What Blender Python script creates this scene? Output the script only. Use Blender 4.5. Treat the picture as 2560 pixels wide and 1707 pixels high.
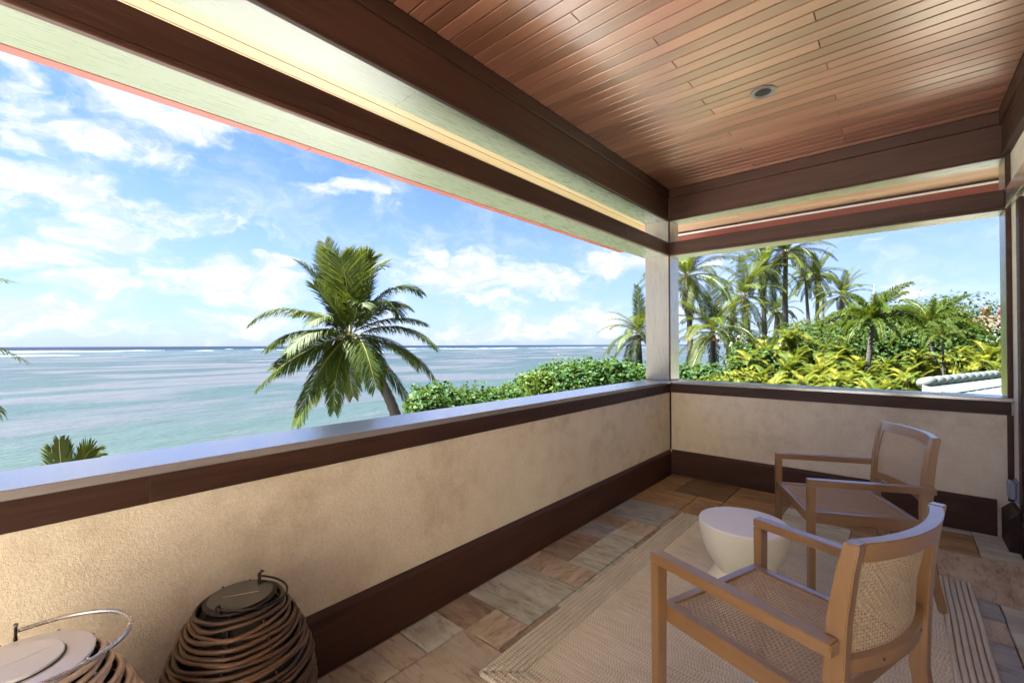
import bpy, bmesh, math, random
from math import radians as R, sin, cos, pi
from mathutils import Vector, Matrix, noise
rnd = random.Random(7)
SC = bpy.context.scene
COL = SC.collection
for o in list(bpy.data.objects):
    bpy.data.objects.remove(o)

# ------------------------------------------------------------------ camera
YAW, PITCH, ROLL = R(41.3), R(.46), R(.21)
CAM = Vector((1.945, -4.915, 1.45))
FW = Vector((-sin(YAW) * cos(PITCH), cos(YAW) * cos(PITCH), sin(PITCH)))
RT0 = Vector((cos(YAW), sin(YAW), 0))
UP0 = RT0.cross(FW)
RT = RT0 * cos(ROLL) - UP0 * sin(ROLL)
UP = RT0 * sin(ROLL) + UP0 * cos(ROLL)
FPX = 1100.0
camd = bpy.data.cameras.new('camera')
cam = bpy.data.objects.new('camera', camd)
COL.objects.link(cam)
cam.matrix_world = Matrix.Translation(CAM) @ Matrix((RT, UP, -FW)).transposed().to_4x4()
camd.sensor_width = 36
camd.lens = 36 * FPX / 2560
camd.clip_start = .05
camd.clip_end = 20000
SC.camera = cam
SC.cycles.diffuse_bounces = 6
SC.cycles.max_bounces = 10
SC.view_settings.view_transform = 'Standard'
SC.view_settings.look = 'None'
SC.view_settings.exposure = 4.0
SC.view_settings.gamma = 1
SC.view_settings.use_curve_mapping = False


def ray(px, py):
    """direction of a measured sight line of the photograph (2560 px wide)"""
    return FW + RT * ((px - 1280) / FPX) + UP * ((853.5 - py) / FPX)


def at(px, py, D):
    """world point on that sight line at horizontal distance D from the viewpoint"""
    d = ray(px, py)
    return CAM + d * (D / math.hypot(d.x, d.y))


# ------------------------------------------------------------------ sun and sky
SUN_EL, SUN_AZ = 62.0, 226.0   # azimuth clockwise from +Y (towards the sun)
sd = bpy.data.lights.new('sun', 'SUN')
sd.energy = 5.0
sd.angle = R(.53)
sd.color = (1, .98, .945)
sun = bpy.data.objects.new('sun', sd)
COL.objects.link(sun)
sdir = Vector((sin(R(SUN_AZ)) * cos(R(SUN_EL)), cos(R(SUN_AZ)) * cos(R(SUN_EL)), sin(R(SUN_EL))))
sun.rotation_euler = sdir.to_track_quat('Z', 'Y').to_euler()
sun.location = (0, 0, 30)


class NT:
    """tiny node helper"""
    def __init__(s, tree):
        s.t = tree
        s.n = tree.nodes
        s.l = tree.links

    def add(s, typ, ins=None, **kw):
        n = s.n.new(typ)
        for k, v in kw.items():
            setattr(n, k, v)
        for k, v in (ins or {}).items():
            i = n.inputs[k]
            if isinstance(v, bpy.types.NodeSocket):
                s.l.new(v, i)
            else:
                i.default_value = v
        return n

    def math(s, op, a, b=0.0, c=0.0, clamp=False):
        n = s.add('ShaderNodeMath', {0: a, 1: b, 2: c}, operation=op, use_clamp=clamp)
        return n.outputs[0]

    def vmath(s, op, a, b=(0, 0, 0)):
        n = s.add('ShaderNodeVectorMath', {0: a, 1: b}, operation=op)
        return n.outputs['Value'] if op in ('LENGTH', 'DOT_PRODUCT', 'DISTANCE') else n.outputs[0]

    def noise(s, vec, scale, detail=3, rough=.5, dist=0.0):
        n = s.add('ShaderNodeTexNoise', {'Scale': scale, 'Detail': detail, 'Roughness': rough, 'Distortion': dist})
        if vec is not None:
            s.l.new(vec, n.inputs['Vector'])
        return n.outputs['Fac']

    def ramp(s, fac, stops, interp='LINEAR'):
        n = s.add('ShaderNodeValToRGB', {0: fac})
        n.color_ramp.interpolation = interp
        e = n.color_ramp.elements
        while len(e) < len(stops):
            e.new(.5)
        for el, (p, c) in zip(e, stops):
            el.position = p
            el.color = tuple(c) + (1,) if len(c) == 3 else c
        return n.outputs[0]

    def mix(s, f, a, b, mode='MIX'):
        n = s.add('ShaderNodeMix', data_type='RGBA', blend_type=mode)
        for i, v in ((0, f), (6, a), (7, b)):
            if isinstance(v, bpy.types.NodeSocket):
                s.l.new(v, n.inputs[i])
            else:
                n.inputs[i].default_value = (tuple(v) + (1,) if i and len(v) == 3 else v)
        return n.outputs[2]

    def mapr(s, v, a, b, c=0.0, d=1.0, smooth=True):
        n = s.add('ShaderNodeMapRange', {0: v, 1: a, 2: b, 3: c, 4: d})
        n.interpolation_type = 'SMOOTHSTEP' if smooth else 'LINEAR'
        return n.outputs[0]


# clouds: (px, py, rx, ry, weight) measured in the photograph at 2352 px width, turned into sky directions
CLOUDS = [(370, 258, 190, 62, 1.1), (250, 180, 150, 50, .7), (30, 150, 90, 40, .8), (60, 240, 120, 60, .8), (150, 315, 220, 50, .75), (30, 330, 60, 45, .8),
          (400, 375, 120, 45, .8), (110, 425, 170, 38, 1.0), (300, 490, 430, 70, .62), (280, 553, 110, 30, 1.0), (80, 600, 150, 50, 1.05),
          (190, 650, 180, 40, .9), (520, 645, 190, 55, 1.1), (612, 597, 75, 22, 1.0), (90, 725, 160, 55, .9), (300, 745, 200, 40, .6), (785, 427, 125, 30, 1.0),
          (985, 575, 70, 30, .9), (1070, 625, 150, 55, 1.1), (1240, 640, 130, 42, 1.1), (1140, 695, 120, 28, .7), (1410, 600, 130, 38, 1.0),
          (1180, 762, 190, 34, .85), (1340, 735, 130, 38, .95), (600, 740, 220, 45, .7), (880, 740, 200, 50, .45), (2085, 672, 80, 38, 1.15), (2000, 560, 40, 18, .6),
          (560, 690, 120, 40, .5), (1560, 700, 90, 50, .8), (1650, 590, 60, 20, .7), (980, 480, 120, 22, .35), (700, 560, 80, 30, .5),
          (1030, 880, 0, 0, 0)][:-1]


def build_world():
    w = bpy.data.worlds.new('World')
    SC.world = w
    w.use_nodes = True
    t = NT(w.node_tree)
    t.n.clear()
    out = t.add('ShaderNodeOutputWorld')
    sky = t.add('ShaderNodeTexSky', sky_type='NISHITA')
    sky.sun_disc = False
    sky.sun_elevation = R(SUN_EL)
    sky.sun_rotation = R(SUN_AZ)
    sky.altitude = 10
    sky.air_density = 1.0
    sky.dust_density = .6
    sky.ozone_density = 2.0
    tc = t.add('ShaderNodeTexCoord').outputs['Generated']
    sep = t.add('ShaderNodeSeparateXYZ', {0: tc})
    x, y, z = sep.outputs
    az = t.math('ARCTAN2', x, y)
    el = t.math('ARCSINE', z)
    uv = t.add('ShaderNodeCombineXYZ', {0: az, 1: el, 2: 0.0}).outputs[0]
    warp = t.add('ShaderNodeTexNoise', {'Vector': t.vmath('MULTIPLY', uv, (1, 1.6, 1)), 'Scale': 9.0, 'Detail': 4.0})
    wv = t.vmath('MULTIPLY', t.vmath('SUBTRACT', warp.outputs['Color'], (.5, .5, .5)), (.15, .09, 0))
    uw = t.vmath('ADD', uv, wv)
    acc = None
    for (px, py, rx, ry, wt) in CLOUDS:
        d0 = ray(px * 1.08844, py * 1.08844)
        d1 = ray((px + rx) * 1.08844, py * 1.08844)
        d2 = ray(px * 1.08844, (py - ry) * 1.08844)
        f = lambda d: (math.atan2(d.x, d.y), math.asin(d.normalized().z))
        a0, e0 = f(d0)
        ra = abs(f(d1)[0] - a0) + 1e-4
        re = abs(f(d2)[1] - e0) + 1e-4
        q = t.vmath('MULTIPLY', t.vmath('SUBTRACT', uw, (a0, e0, 0)), (1 / ra, 1 / re, 0))
        dd = t.vmath('DOT_PRODUCT', q, q)
        g = t.math('MULTIPLY', t.math('POWER', 2.718, t.math('MULTIPLY', dd, -1.1)), wt)
        acc = g if acc is None else t.math('MAXIMUM', acc, g)
    # the sky outside the measured part goes on with similar clouds
    nbig = t.noise(t.vmath('MULTIPLY', uv, (1, 2.2, 1)), 3.2, 4, .55)
    back = t.mapr(t.math('ABSOLUTE', t.math('SUBTRACT', az, -.72)), .95, 1.3)
    high = t.mapr(el, .55, .8)
    outside = t.math('MAXIMUM', back, high)
    gen = t.math('MULTIPLY', t.mapr(nbig, .44, .68), .85)
    acc = t.math('ADD', acc, t.math('MULTIPLY', gen, outside))
    fine = t.noise(t.vmath('MULTIPLY', uw, (1, 1.5, 1)), 8.5, 9, .58, .1)
    puff = t.noise(t.vmath('MULTIPLY', uw, (1, 1.7, 1)), 30.0, 6, .62)
    dens = t.math('ADD', acc, t.math('MULTIPLY', t.math('SUBTRACT', fine, .5), 1.5))
    dens = t.math('ADD', dens, t.math('MULTIPLY', t.math('SUBTRACT', puff, .5), .85))
    dens = t.mapr(dens, .20, .86)
    veil = t.math('MULTIPLY', t.mapr(fine, .40, .66), t.mapr(el, .75, .1, .06, .34))
    dens = t.math('MAXIMUM', t.math('MULTIPLY', dens, .95), veil)
    # cloud colour: bright tops, greyer bases (self shading noise)
    shade = t.noise(t.vmath('ADD', t.vmath('MULTIPLY', uw, (1, 1.7, 1)), (.0, .03, 0)), 17.0, 5, .6)
    ccol = t.mix(t.mapr(shade, .40, .60), (5.6, 6.3, 7.6), (8.0, 8.1, 8.2))
    skyc = t.mix(1.0, sky.outputs[0], (.98, 1.20, 1.75), 'MULTIPLY')
    # paler, denser air near the horizon
    hz = t.mapr(el, -.02, .42, .62, 0.0)
    skyc = t.mix(hz, skyc, (4.3, 5.5, 8.0))
    full = t.mix(dens, skyc, ccol)
    bg = t.add('ShaderNodeBackground', {0: t.mix(1.0, full, (.186, .186, .196), 'MULTIPLY'), 1: .052})
    t.l.new(bg.outputs[0], out.inputs[0])
    w.cycles.sampling_method = 'MANUAL'
    w.cycles.sample_map_resolution = 512


build_world()

# ------------------------------------------------------------------ materials
MATS = {}


def base_mat(name):
    m = bpy.data.materials.new(name)
    m.use_nodes = True
    t = NT(m.node_tree)
    t.n.clear()
    out = t.add('ShaderNodeOutputMaterial')
    p = t.add('ShaderNodeBsdfPrincipled')
    t.l.new(p.outputs[0], out.inputs[0])
    MATS[name] = m
    return m, t, p, out


def setp(t, p, **kw):
    for k, v in kw.items():
        k = {'color': 'Base Color', 'rough': 'Roughness', 'metal': 'Metallic', 'spec': 'Specular IOR Level', 'coat': 'Coat Weight', 'coatr': 'Coat Roughness'}.get(k, k)
        if isinstance(v, bpy.types.NodeSocket):
            t.l.new(v, p.inputs[k])
        else:
            p.inputs[k].default_value = tuple(v) + (1,) if isinstance(v, tuple) and len(v) == 3 else v


def bump(t, p, h, strength, dist=.01):
    b = t.add('ShaderNodeBump', {'Height': h, 'Strength': strength, 'Distance': dist})
    t.l.new(b.outputs[0], p.inputs['Normal'])


def wood(name, c0, c1, rough=.45, axis=0, coat=0.0, var=.25, grain=1.0, bumps=.15, spec=.5, coatr=.2, gscale=1.0, cior=1.9):
    m, t, p, o = base_mat(name)
    tc = t.add('ShaderNodeTexCoord').outputs['Object']
    rn = t.add('ShaderNodeObjectInfo').outputs['Random']
    off = t.add('ShaderNodeCombineXYZ', {0: t.math('MULTIPLY', rn, 37.0), 1: t.math('MULTIPLY', rn, 11.0), 2: t.math('MULTIPLY', rn, 23.0)}).outputs[0]
    sc = [22, 22, 22]
    sc[axis] = 1.3
    v = t.vmath('MULTIPLY', t.vmath('ADD', tc, off), tuple(a * gscale for a in sc))
    n1 = t.noise(v, 1.0, 5, .6, .6)
    n2 = t.noise(v, 4.5, 3, .6)
    n3 = t.noise(t.vmath('ADD', tc, off), 1.7, 3, .5)
    f = t.math('ADD', t.math('MULTIPLY', n1, .6 * grain), t.math('ADD', t.math('MULTIPLY', n2, .25 * grain), t.math('MULTIPLY', n3, .3)))
    f = t.math('ADD', f, t.math('MULTIPLY', t.math('SUBTRACT', rn, .5), var))
    col = t.ramp(f, [(.33, c0), (.78, c1)])
    setp(t, p, color=col, rough=t.mapr(n2, .3, .7, rough * .85, rough * 1.15), coat=coat, coatr=coatr, spec=spec)
    if coat > .5:
        p.inputs['Coat IOR'].default_value = cior
    bump(t, p, n2, bumps, .003)
    return m


def plain(name, c, rough=.5, nscale=8, amt=.12, bs=0.0, bscale=60, metal=0.0, spec=.5, coat=0.0, coatr=.1, bd=.004):
    m, t, p, o = base_mat(name)
    tc = t.add('ShaderNodeTexCoord').outputs['Object']
    n = t.noise(tc, nscale, 5, .6)
    col = t.mix(n, tuple(max(0, a * (1 - amt)) for a in c), tuple(min(1, a * (1 + amt)) for a in c))
    setp(t, p, color=col, rough=t.mapr(n, .3, .7, rough * .88, min(1, rough * 1.12)), metal=metal, spec=spec, coat=coat, coatr=coatr)
    if bs:
        bump(t, p, t.noise(tc, bscale, 4, .6), bs, bd)
    return m


def leafmat(name, c0, c1, trans=.35, rough=.38, spec=.5, nscale=1.2, yellow=None):
    m, t, p, o = base_mat(name)
    geo = t.add('ShaderNodeNewGeometry')
    rn = t.add('ShaderNodeObjectInfo').outputs['Random']
    ri = geo.outputs['Random Per Island']
    n = t.noise(geo.outputs['Position'], nscale, 2, .5)
    f = t.math('ADD', t.math('MULTIPLY', ri, .45), t.math('ADD', t.math('MULTIPLY', rn, .3), t.math('MULTIPLY', n, .3)))
    st = [(.1, c0), (.75, c1)]
    if yellow:
        st.append((1.0, yellow))
    col = t.ramp(f, st)
    setp(t, p, color=col, rough=rough, spec=spec)
    tr = t.add('ShaderNodeBsdfTranslucent', {'Color': t.mix(.55, col, (.12, .15, .009), 'MIX')})
    mx = t.add('ShaderNodeMixShader', {0: trans, 1: p.outputs[0], 2: tr.outputs[0]})
    t.l.new(mx.outputs[0], o.inputs[0])
    return m


DARK = wood('dark_brown_painted_wood', (.021, .0080, .0042), (.070, .028, .0155), rough=.52, axis=1, coat=.06, coatr=.3, spec=.3, var=.22, grain=1.1, bumps=.55)
DARKX = wood('dark_brown_painted_wood_across', (.021, .0080, .0042), (.070, .028, .0155), rough=.52, axis=0, coat=.06, coatr=.3, spec=.3, var=.22, grain=1.1, bumps=.55)
CAPM = wood('sheen_greyed_capping_wood', (.19, .165, .15), (.31, .28, .26), rough=.22, axis=1, coat=1.0, coatr=.24, var=.1, grain=.7, bumps=.05, spec=.8, cior=2.3)  # brown cap; the grey sky sheen is lifted into its base colour
CAPX = wood('sheen_greyed_capping_wood_across', (.19, .165, .15), (.31, .28, .26), rough=.22, axis=0, coat=1.0, coatr=.24, var=.1, grain=.7, bumps=.05, spec=.8, cior=2.3)  # same sky sheen in the base, grain across
POSTM = wood('taupe_post_wood', (0.2262, 0.1950, 0.1443), (0.3120, 0.2769, 0.2184), rough=.3, axis=2, coat=.8, coatr=.2, var=.1, grain=.6, bumps=.1)
PALE = wood('bounce_tinted_soffit_wood', (0.1755, 0.2014, 0.1320), (0.2145, 0.2432, 0.1640), rough=.3, axis=1, coat=.5, coatr=.2, var=.12, grain=.4, bumps=.05)  # green of the lawn's bounce light is put into this base colour
PALEX = wood('sheen_pale_soffit_wood_across', (0.2970, 0.2880, 0.2610), (0.3780, 0.3690, 0.3420), rough=.3, axis=0, coat=.5, coatr=.2, var=.12, grain=.4, bumps=.05)  # end side: pale sheen of the undersides put into a greyer base
PLANKY = wood('yellow_soffit_plank', (.33, .235, .12), (.43, .315, .175), rough=.4, axis=1, coat=.3, var=.2, grain=.6)
PLANKX = wood('tan_soffit_plank', (.34, .19, .12), (.48, .29, .19), rough=.38, axis=0, coat=.5, var=.3, grain=.7)
CEIL = wood('ceiling_cedar', (.165, .062, .034), (.33, .140, .085), rough=.36, axis=0, coat=.85, coatr=.26, var=.42, grain=.7, bumps=.06, spec=.6, cior=1.6)
TEAK = wood('chair_teak', (.25, .122, .040), (.42, .235, .085), rough=.33, axis=1, coat=.8, coatr=.25, cior=2.2, var=.12, grain=.6, bumps=.06, gscale=1.6)
TEAKZ = wood('chair_teak_upright', (.25, .122, .040), (.42, .235, .085), rough=.33, axis=2, coat=.8, coatr=.25, cior=2.2, var=.12, grain=.6, bumps=.06, gscale=1.6)
TEAKX = wood('chair_teak_cross', (.25, .122, .040), (.42, .235, .085), rough=.33, axis=0, coat=.8, coatr=.25, cior=2.2, var=.12, grain=.6, bumps=.06, gscale=1.6)
BLACKGAP = plain('shadow_gap', (.012, .008, .006), .9)
FASCIA = plain('red_fascia_paint', (.22, .055, .042), .45, 5, .1, coat=.2)
OLIVE = wood('dark_trim_and_fascia_shade', (.035, .011, .010), (.055, .017, .015), rough=.5, axis=1)  # dark brown of the end trim, also painted as sea-side fascia shade
STONEGROUT = plain('grout', (.16, .12, .085), .95, 30, .3, .3, 120)
CREAM = plain('cream_resin', (.80, .76, .60), .42, 6, .05, .12, 90, coat=.15, coatr=.3)
CREAMTOP = plain('white_table_top', (.82, .82, .80), .45, 6, .03)
CANE = plain('woven_cane', (0.5091, 0.3864, 0.2517), .55, 60, .3, spec=.4)
BLACKMETAL = plain('black_bronze_metal', (.035, .027, .024), .38, 40, .3, .1, 200, metal=.8)
STEEL = plain('brushed_steel', (.62, .62, .64), .28, 40, .1, .05, 200, metal=1.0)
LIDWHITE = plain('pale_metal_lid', (.80, .81, .84), .32, 4, .04, metal=.1)
SOLAR = plain('dark_solar_glass', (.02, .018, .018), .2, 10, .2, coat=.5)
RATDARK = wood('brown_rattan', (0.0432, 0.0202, 0.0108), (0.1296, 0.0662, 0.0331), rough=.5, axis=2, coat=.12, var=.5, bumps=.2, gscale=.6)
RATPALE = wood('pale_rattan', (.46, .31, .21), (.70, .54, .42), rough=.4, axis=2, coat=.3, var=.4, bumps=.2, gscale=.6)
WHITEP = plain('white_paint', (.75, .75, .73), .45, 5, .04)
GREYPL = plain('grey_plastic', (.28, .31, .36), .35, 5, .05)
LIGHTTRIM = plain('grey_light_trim', (.13, .125, .12), .4, 20, .1, metal=.3)
TRUNKM = plain('palm_bark', (0.0321, 0.0272, 0.0219), .9, 14, .45, .8, 30, bd=.05)
TRUNKD = plain('dark_bark', (0.0198, 0.0167, 0.0132), .9, 14, .4, .8, 30, bd=.05)
PALMLEAF = leafmat('coconut_leaf', (0.0082, 0.0163, 0.0020), (0.0244, 0.0390, 0.0044), .20, .6, .10, yellow=(0.0748, 0.0660, 0.0072))
PALMSUN = leafmat('bright_coconut_leaf', (0.0059, 0.0129, 0.0006), (0.0207, 0.0306, 0.0015), .26, .6, .10, yellow=(0.0745, 0.0539, 0.0028))
RACHIS = plain('yellow_rachis', (0.0944, 0.0818, 0.0189), .5, 4, .2)
ARECA = leafmat('areca_leaf', (0.0215, 0.0379, 0.0027), (0.0831, 0.0830, 0.0061), .32, .6, .10, yellow=(0.2541, 0.1660, 0.0204))
ARECB = leafmat('deep_areca_leaf', (0.0096, 0.0240, 0.0024), (0.0360, 0.0520, 0.0048), .26, .6, .10, yellow=(0.1440, 0.1050, 0.0144))
FOXT = leafmat('foxtail_leaf', (0.0095, 0.0235, 0.0021), (0.0315, 0.0539, 0.0050), .25, .6, .10, yellow=(0.0707, 0.0830, 0.0101))
HEDGEL = leafmat('sea_grape_leaf', (0.0057, 0.0198, 0.0033), (0.0160, 0.0434, 0.0071), .20, .6, .10, 2.0, yellow=(0.0377, 0.0754, 0.0142))
TREEL = leafmat('broad_leaf', (0.0037, 0.0116, 0.0013), (0.0131, 0.0305, 0.0028), .22, .6, .10, .9, yellow=(0.0374, 0.0493, 0.0062))
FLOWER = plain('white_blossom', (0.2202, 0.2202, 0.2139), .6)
BRACT = plain('orange_fruit_stalk', (0.1480, 0.0666, 0.0133), .6)
ROOFG = plain('pale_green_slate', (0.0449, 0.0585, 0.0526), .7, 3, .18, .4, 40, bd=.02)
ROOFR = plain('terracotta_tile', (0.1195, 0.0283, 0.0176), .7, 6, .25)
ROOFA = plain('grey_shingle', (0.0440, 0.0428, 0.0409), .85, 10, .2, .4, 30)
CHIMM = plain('pink_render', (0.1132, 0.0692, 0.0535), .8, 4, .1)
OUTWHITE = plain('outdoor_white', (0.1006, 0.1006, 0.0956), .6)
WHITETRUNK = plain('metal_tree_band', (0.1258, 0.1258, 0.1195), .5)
PAVE = plain('bounce_terrace_paving', (.50, .50, .50), .8, 2, .1)  # kept pale so the added, unseen terrace bounces light
GRASS = plain('lawn_grass', (.085, .10, .052), .9, 3, .35, .6, 60, bd=.03)
SAND = plain('beach_sand', (.47, .46, .44), .95, .6, .15, .3, 20)
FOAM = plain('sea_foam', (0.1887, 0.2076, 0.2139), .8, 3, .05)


def stucco():
    m, t, p, o = base_mat('stucco')
    tc = t.add('ShaderNodeTexCoord').outputs['Object']
    a = t.noise(tc, 1.3, 4, .6)
    b = t.noise(tc, 9, 4, .6)
    f = t.math('ADD', t.math('MULTIPLY', a, .6), t.math('MULTIPLY', b, .4))
    spk = t.noise(tc, 70, 5, .7)
    col = t.ramp(f, [(.34, (.60, .51, .38)), (.5, (.755, .665, .52)), (.66, (.81, .735, .60))])
    col = t.mix(t.mapr(spk, .35, .7), t.mix(1.0, col, (.88, .87, .85), 'MULTIPLY'), col)
    setp(t, p, color=col, rough=.92, spec=.2)
    h = t.math('ADD', t.noise(tc, 55, 6, .72), t.math('MULTIPLY', t.noise(tc, 150, 3, .6), .6))
    bump(t, p, h, .7, .006)
    return m


STUCCO = stucco()


def tilemat(name, cols, axis, scale=3.0, pits=.0):
    m, t, p, o = base_mat(name)
    tc = t.add('ShaderNodeTexCoord').outputs['Object']
    rn = t.add('ShaderNodeObjectInfo').outputs['Random']
    off = t.add('ShaderNodeCombineXYZ', {0: t.math('MULTIPLY', rn, 31.0), 1: t.math('MULTIPLY', rn, 17.0), 2: 0.0}).outputs[0]
    sc = [scale, scale, 1]
    sc[axis] *= .28
    v = t.vmath('MULTIPLY', t.vmath('ADD', tc, off), tuple(sc))
    n1 = t.noise(v, 1.6, 7, .62, 1.6)
    n2 = t.noise(v, 9, 5, .65, .4)
    f = t.math('ADD', t.math('MULTIPLY', n1, .8), t.math('MULTIPLY', n2, .2))
    k = len(cols) - 1
    col = t.ramp(f, [(.30 + .42 * i / k, c) for i, c in enumerate(cols)])
    v2 = t.vmath('MULTIPLY', v, (.9, .45, 1) if axis == 1 else (.45, .9, 1))
    vein = t.mapr(t.math('ABSOLUTE', t.math('SUBTRACT', t.noise(v2, 1.3, 8, .68, .9), .5)), 0.0, .05, 1, 0)
    dark = t.mix(1.0, col, (.52, .42, .34), 'MULTIPLY')
    col = t.mix(t.math('MULTIPLY', vein, t.mapr(n2, .42, .62, 0, .75)), col, dark)
    blot = t.mapr(t.noise(t.vmath('ADD', tc, off), 5.0, 6, .65, .3), .48, .66)
    col = t.mix(t.math('MULTIPLY', blot, .55), col, t.mix(1.0, col, (.74, .64, .54), 'MULTIPLY'))
    setp(t, p, color=col, rough=t.mapr(n2, .3, .7, .36, .58), spec=.5)
    bump(t, p, t.math('ADD', n1, t.math('MULTIPLY', n2, .5)), .45, .006)
    return m


T_GREEN = tilemat('quartzite_pale_green', [(0.3518, 0.3532, 0.3035), (0.5366, 0.5519, 0.4936), (0.6583, 0.6772, 0.6188)], 0, 3.2)
T_PEACH = tilemat('quartzite_peach', [(0.3127, 0.2346, 0.1719), (0.5387, 0.4478, 0.3486), (0.6620, 0.5896, 0.4731)], 1, 4.5)
T_BROWN = tilemat('quartzite_brown', [(0.1904, 0.1369, 0.0996), (0.3524, 0.2696, 0.2029), (0.4710, 0.3780, 0.2941)], 0, 4.0)
T_GREY = tilemat('quartzite_blue_grey', [(0.2236, 0.2318, 0.2467), (0.3560, 0.3705, 0.3875), (0.4600, 0.4763, 0.4966)], 0, 4.0)
T_GOLD = tilemat('quartzite_gold', [(0.2293, 0.1338, 0.0684), (0.3805, 0.2416, 0.1318), (0.4897, 0.3445, 0.2066)], 0, 3.0)
T_SWIRL = tilemat('quartzite_swirl', [(0.2697, 0.2009, 0.1560), (0.5131, 0.4478, 0.3670), (0.4336, 0.4019, 0.3480), (0.6198, 0.5875, 0.4960)], 0, 3.4)
T_DARK = tilemat('quartzite_dark', [(0.1040, 0.0660, 0.0418), (0.2080, 0.1260, 0.0715), (0.2860, 0.1800, 0.0990)], 0, 3.0)


def rugmat(name, axis, dark=1.0):
    m, t, p, o = base_mat(name)
    tc = t.add('ShaderNodeTexCoord').outputs['Object']
    sep = t.add('ShaderNodeSeparateXYZ', {0: tc})
    along = sep.outputs[axis]
    across = sep.outputs[1 - axis]
    row = t.math('FLOOR', t.math('MULTIPLY', t.math('ADD', across, 1.22), 1 / .0124184))
    wn = t.add('ShaderNodeTexWhiteNoise', {0: t.add('ShaderNodeCombineXYZ', {0: row}).outputs[0]}).outputs[0]
    ph = t.math('ADD', t.math('MULTIPLY', along, 2 * pi / .0145), t.math('MULTIPLY', wn, 6.28))
    w = t.math('ADD', t.math('MULTIPLY', t.math('SINE', ph), .5), .5)
    big = t.noise(tc, 2.2, 4, .6)
    str_ = t.vmath('MULTIPLY', tc, (40, 3, 1) if axis == 1 else (3, 40, 1))
    st = t.noise(str_, 2.0, 4, .6)
    f = t.math('ADD', t.math('MULTIPLY', w, .22), t.math('ADD', t.math('MULTIPLY', big, .42), t.math('MULTIPLY', st, .52 if axis == 0 else .18)))
    if axis == 1:
        f = t.math('ADD', f, .16)
    col = t.ramp(f, [(.3, (.38, .33, .26)), (.55, (.66, .61, .52)), (.85, (.84, .81, .74))])
    setp(t, p, color=col, rough=.85, spec=.25)
    bump(t, p, w, .6, .004)
    return m


RUGBACK = plain('rug_backing_jute', (.33, .27, .19), .95)
RUGX = rugmat('jute_rows', 0)
RUGY = rugmat('jute_border', 1)


def seamat():
    m, t, p, o = base_mat('sea_water')
    geo = t.add('ShaderNodeTexCoord').outputs['Object']
    sep = t.add('ShaderNodeSeparateXYZ', {0: geo})
    # distance from the shore line, which runs roughly along +Y
    big = t.noise(t.vmath('MULTIPLY', geo, (1.0, .55, 1)), .018, 5, .6, .4)
    med = t.noise(t.vmath('MULTIPLY', geo, (1.0, .5, 1)), .055, 3, .55, .5)
    small = t.noise(t.vmath('MULTIPLY', geo, (1, .6, 1)), .5, 4, .6)
    d = t.math('ADD', t.math('MULTIPLY', sep.outputs[0], -1.0), t.math('MULTIPLY', t.math('SUBTRACT', big, .5), 40.0))
    d = t.math('ADD', d, t.math('MULTIPLY', t.math('SUBTRACT', med, .5), 14.0))
    lg = t.math('LOGARITHM', t.math('MAXIMUM', t.math('ADD', d, 10.0), 1.0), 10.0)
    col = t.ramp(t.mapr(lg, 1.0, 3.6, 0, 1, False), [
        (.0, (0.0442, 0.0477, 0.0367)), (.10, (0.0290, 0.0359, 0.0294)), (.20, (0.0163, 0.0264, 0.0251)), (.32, (0.0095, 0.0183, 0.0216)), (.46, (0.0062, 0.0132, 0.0173)), (.60, (0.0050, 0.0132, 0.0178)),
        (.72, (0.0047, 0.0154, 0.0202)), (.745, (0.0041, 0.0139, 0.0208)), (.775, (0.0010, 0.0044, 0.0130)), (1.0, (0.0006, 0.0033, 0.0104))])
    reef = t.mapr(med, .47, .60)
    near = t.math('MULTIPLY', t.mapr(lg, 1.45, 1.9), t.mapr(lg, 2.9, 2.6))
    col = t.mix(t.math('MULTIPLY', t.math('MULTIPLY', reef, near), .9), col, (.022, .024, .030))
    col = t.mix(t.math('MULTIPLY', t.mapr(small, .4, .7), .03), col, (.08, .095, .09))
    wv = t.vmath('MULTIPLY', geo, (1.0, .45, 1))
    h = t.math('ADD', t.noise(wv, .9, 4, .6), t.math('MULTIPLY', t.noise(wv, .22, 3, .5), 2.0))
    h = t.math('ADD', h, t.math('MULTIPLY', t.noise(wv, 4.0, 3, .6), .35))
    b = t.add('ShaderNodeBump', {'Height': h, 'Strength': 1.0, 'Distance': .30}).outputs[0]
    dif = t.add('ShaderNodeBsdfDiffuse', {'Color': col, 'Normal': b})
    glo = t.add('ShaderNodeBsdfGlossy', {'Color': (1, 1, 1, 1), 'Roughness': .22, 'Normal': b})
    fr = t.add('ShaderNodeFresnel', {'IOR': 1.33, 'Normal': b}).outputs[0]
    # wave slopes keep the mean reflectance of open water well under the flat-water value
    fac = t.math('MULTIPLY', fr, t.mapr(lg, 2.7, 3.05, .20, .08))
    mx = t.add('ShaderNodeMixShader', {0: t.math('MINIMUM', fac, .24), 1: dif.outputs[0], 2: glo.outputs[0]})
    t.l.new(mx.outputs[0], o.inputs[0])
    return m


SEA = seamat()


# ------------------------------------------------------------------ mesh helpers
def link(o, parent=None):
    COL.objects.link(o)
    if parent is not None:
        o.parent = parent
    return o


def mesh_obj(name, verts, faces, mat, parent=None, smooth=False, mats=None, fm=None):
    me = bpy.data.meshes.new(name)
    me.from_pydata([tuple(v) for v in verts], [], faces)
    for mm in (mats or [mat]):
        me.materials.append(mm)
    if fm:
        me.polygons.foreach_set('material_index', fm)
    if smooth:
        me.polygons.foreach_set('use_smooth', [True] * len(me.polygons))
    me.update()
    return link(bpy.data.objects.new(name, me), parent)


def tag(o, label=None, cat=None, group=None, kind=None):
    if label:
        o['label'] = label
    if cat:
        o['category'] = cat
    if group:
        o['group'] = group
    if kind:
        o['kind'] = kind
    return o


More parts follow.
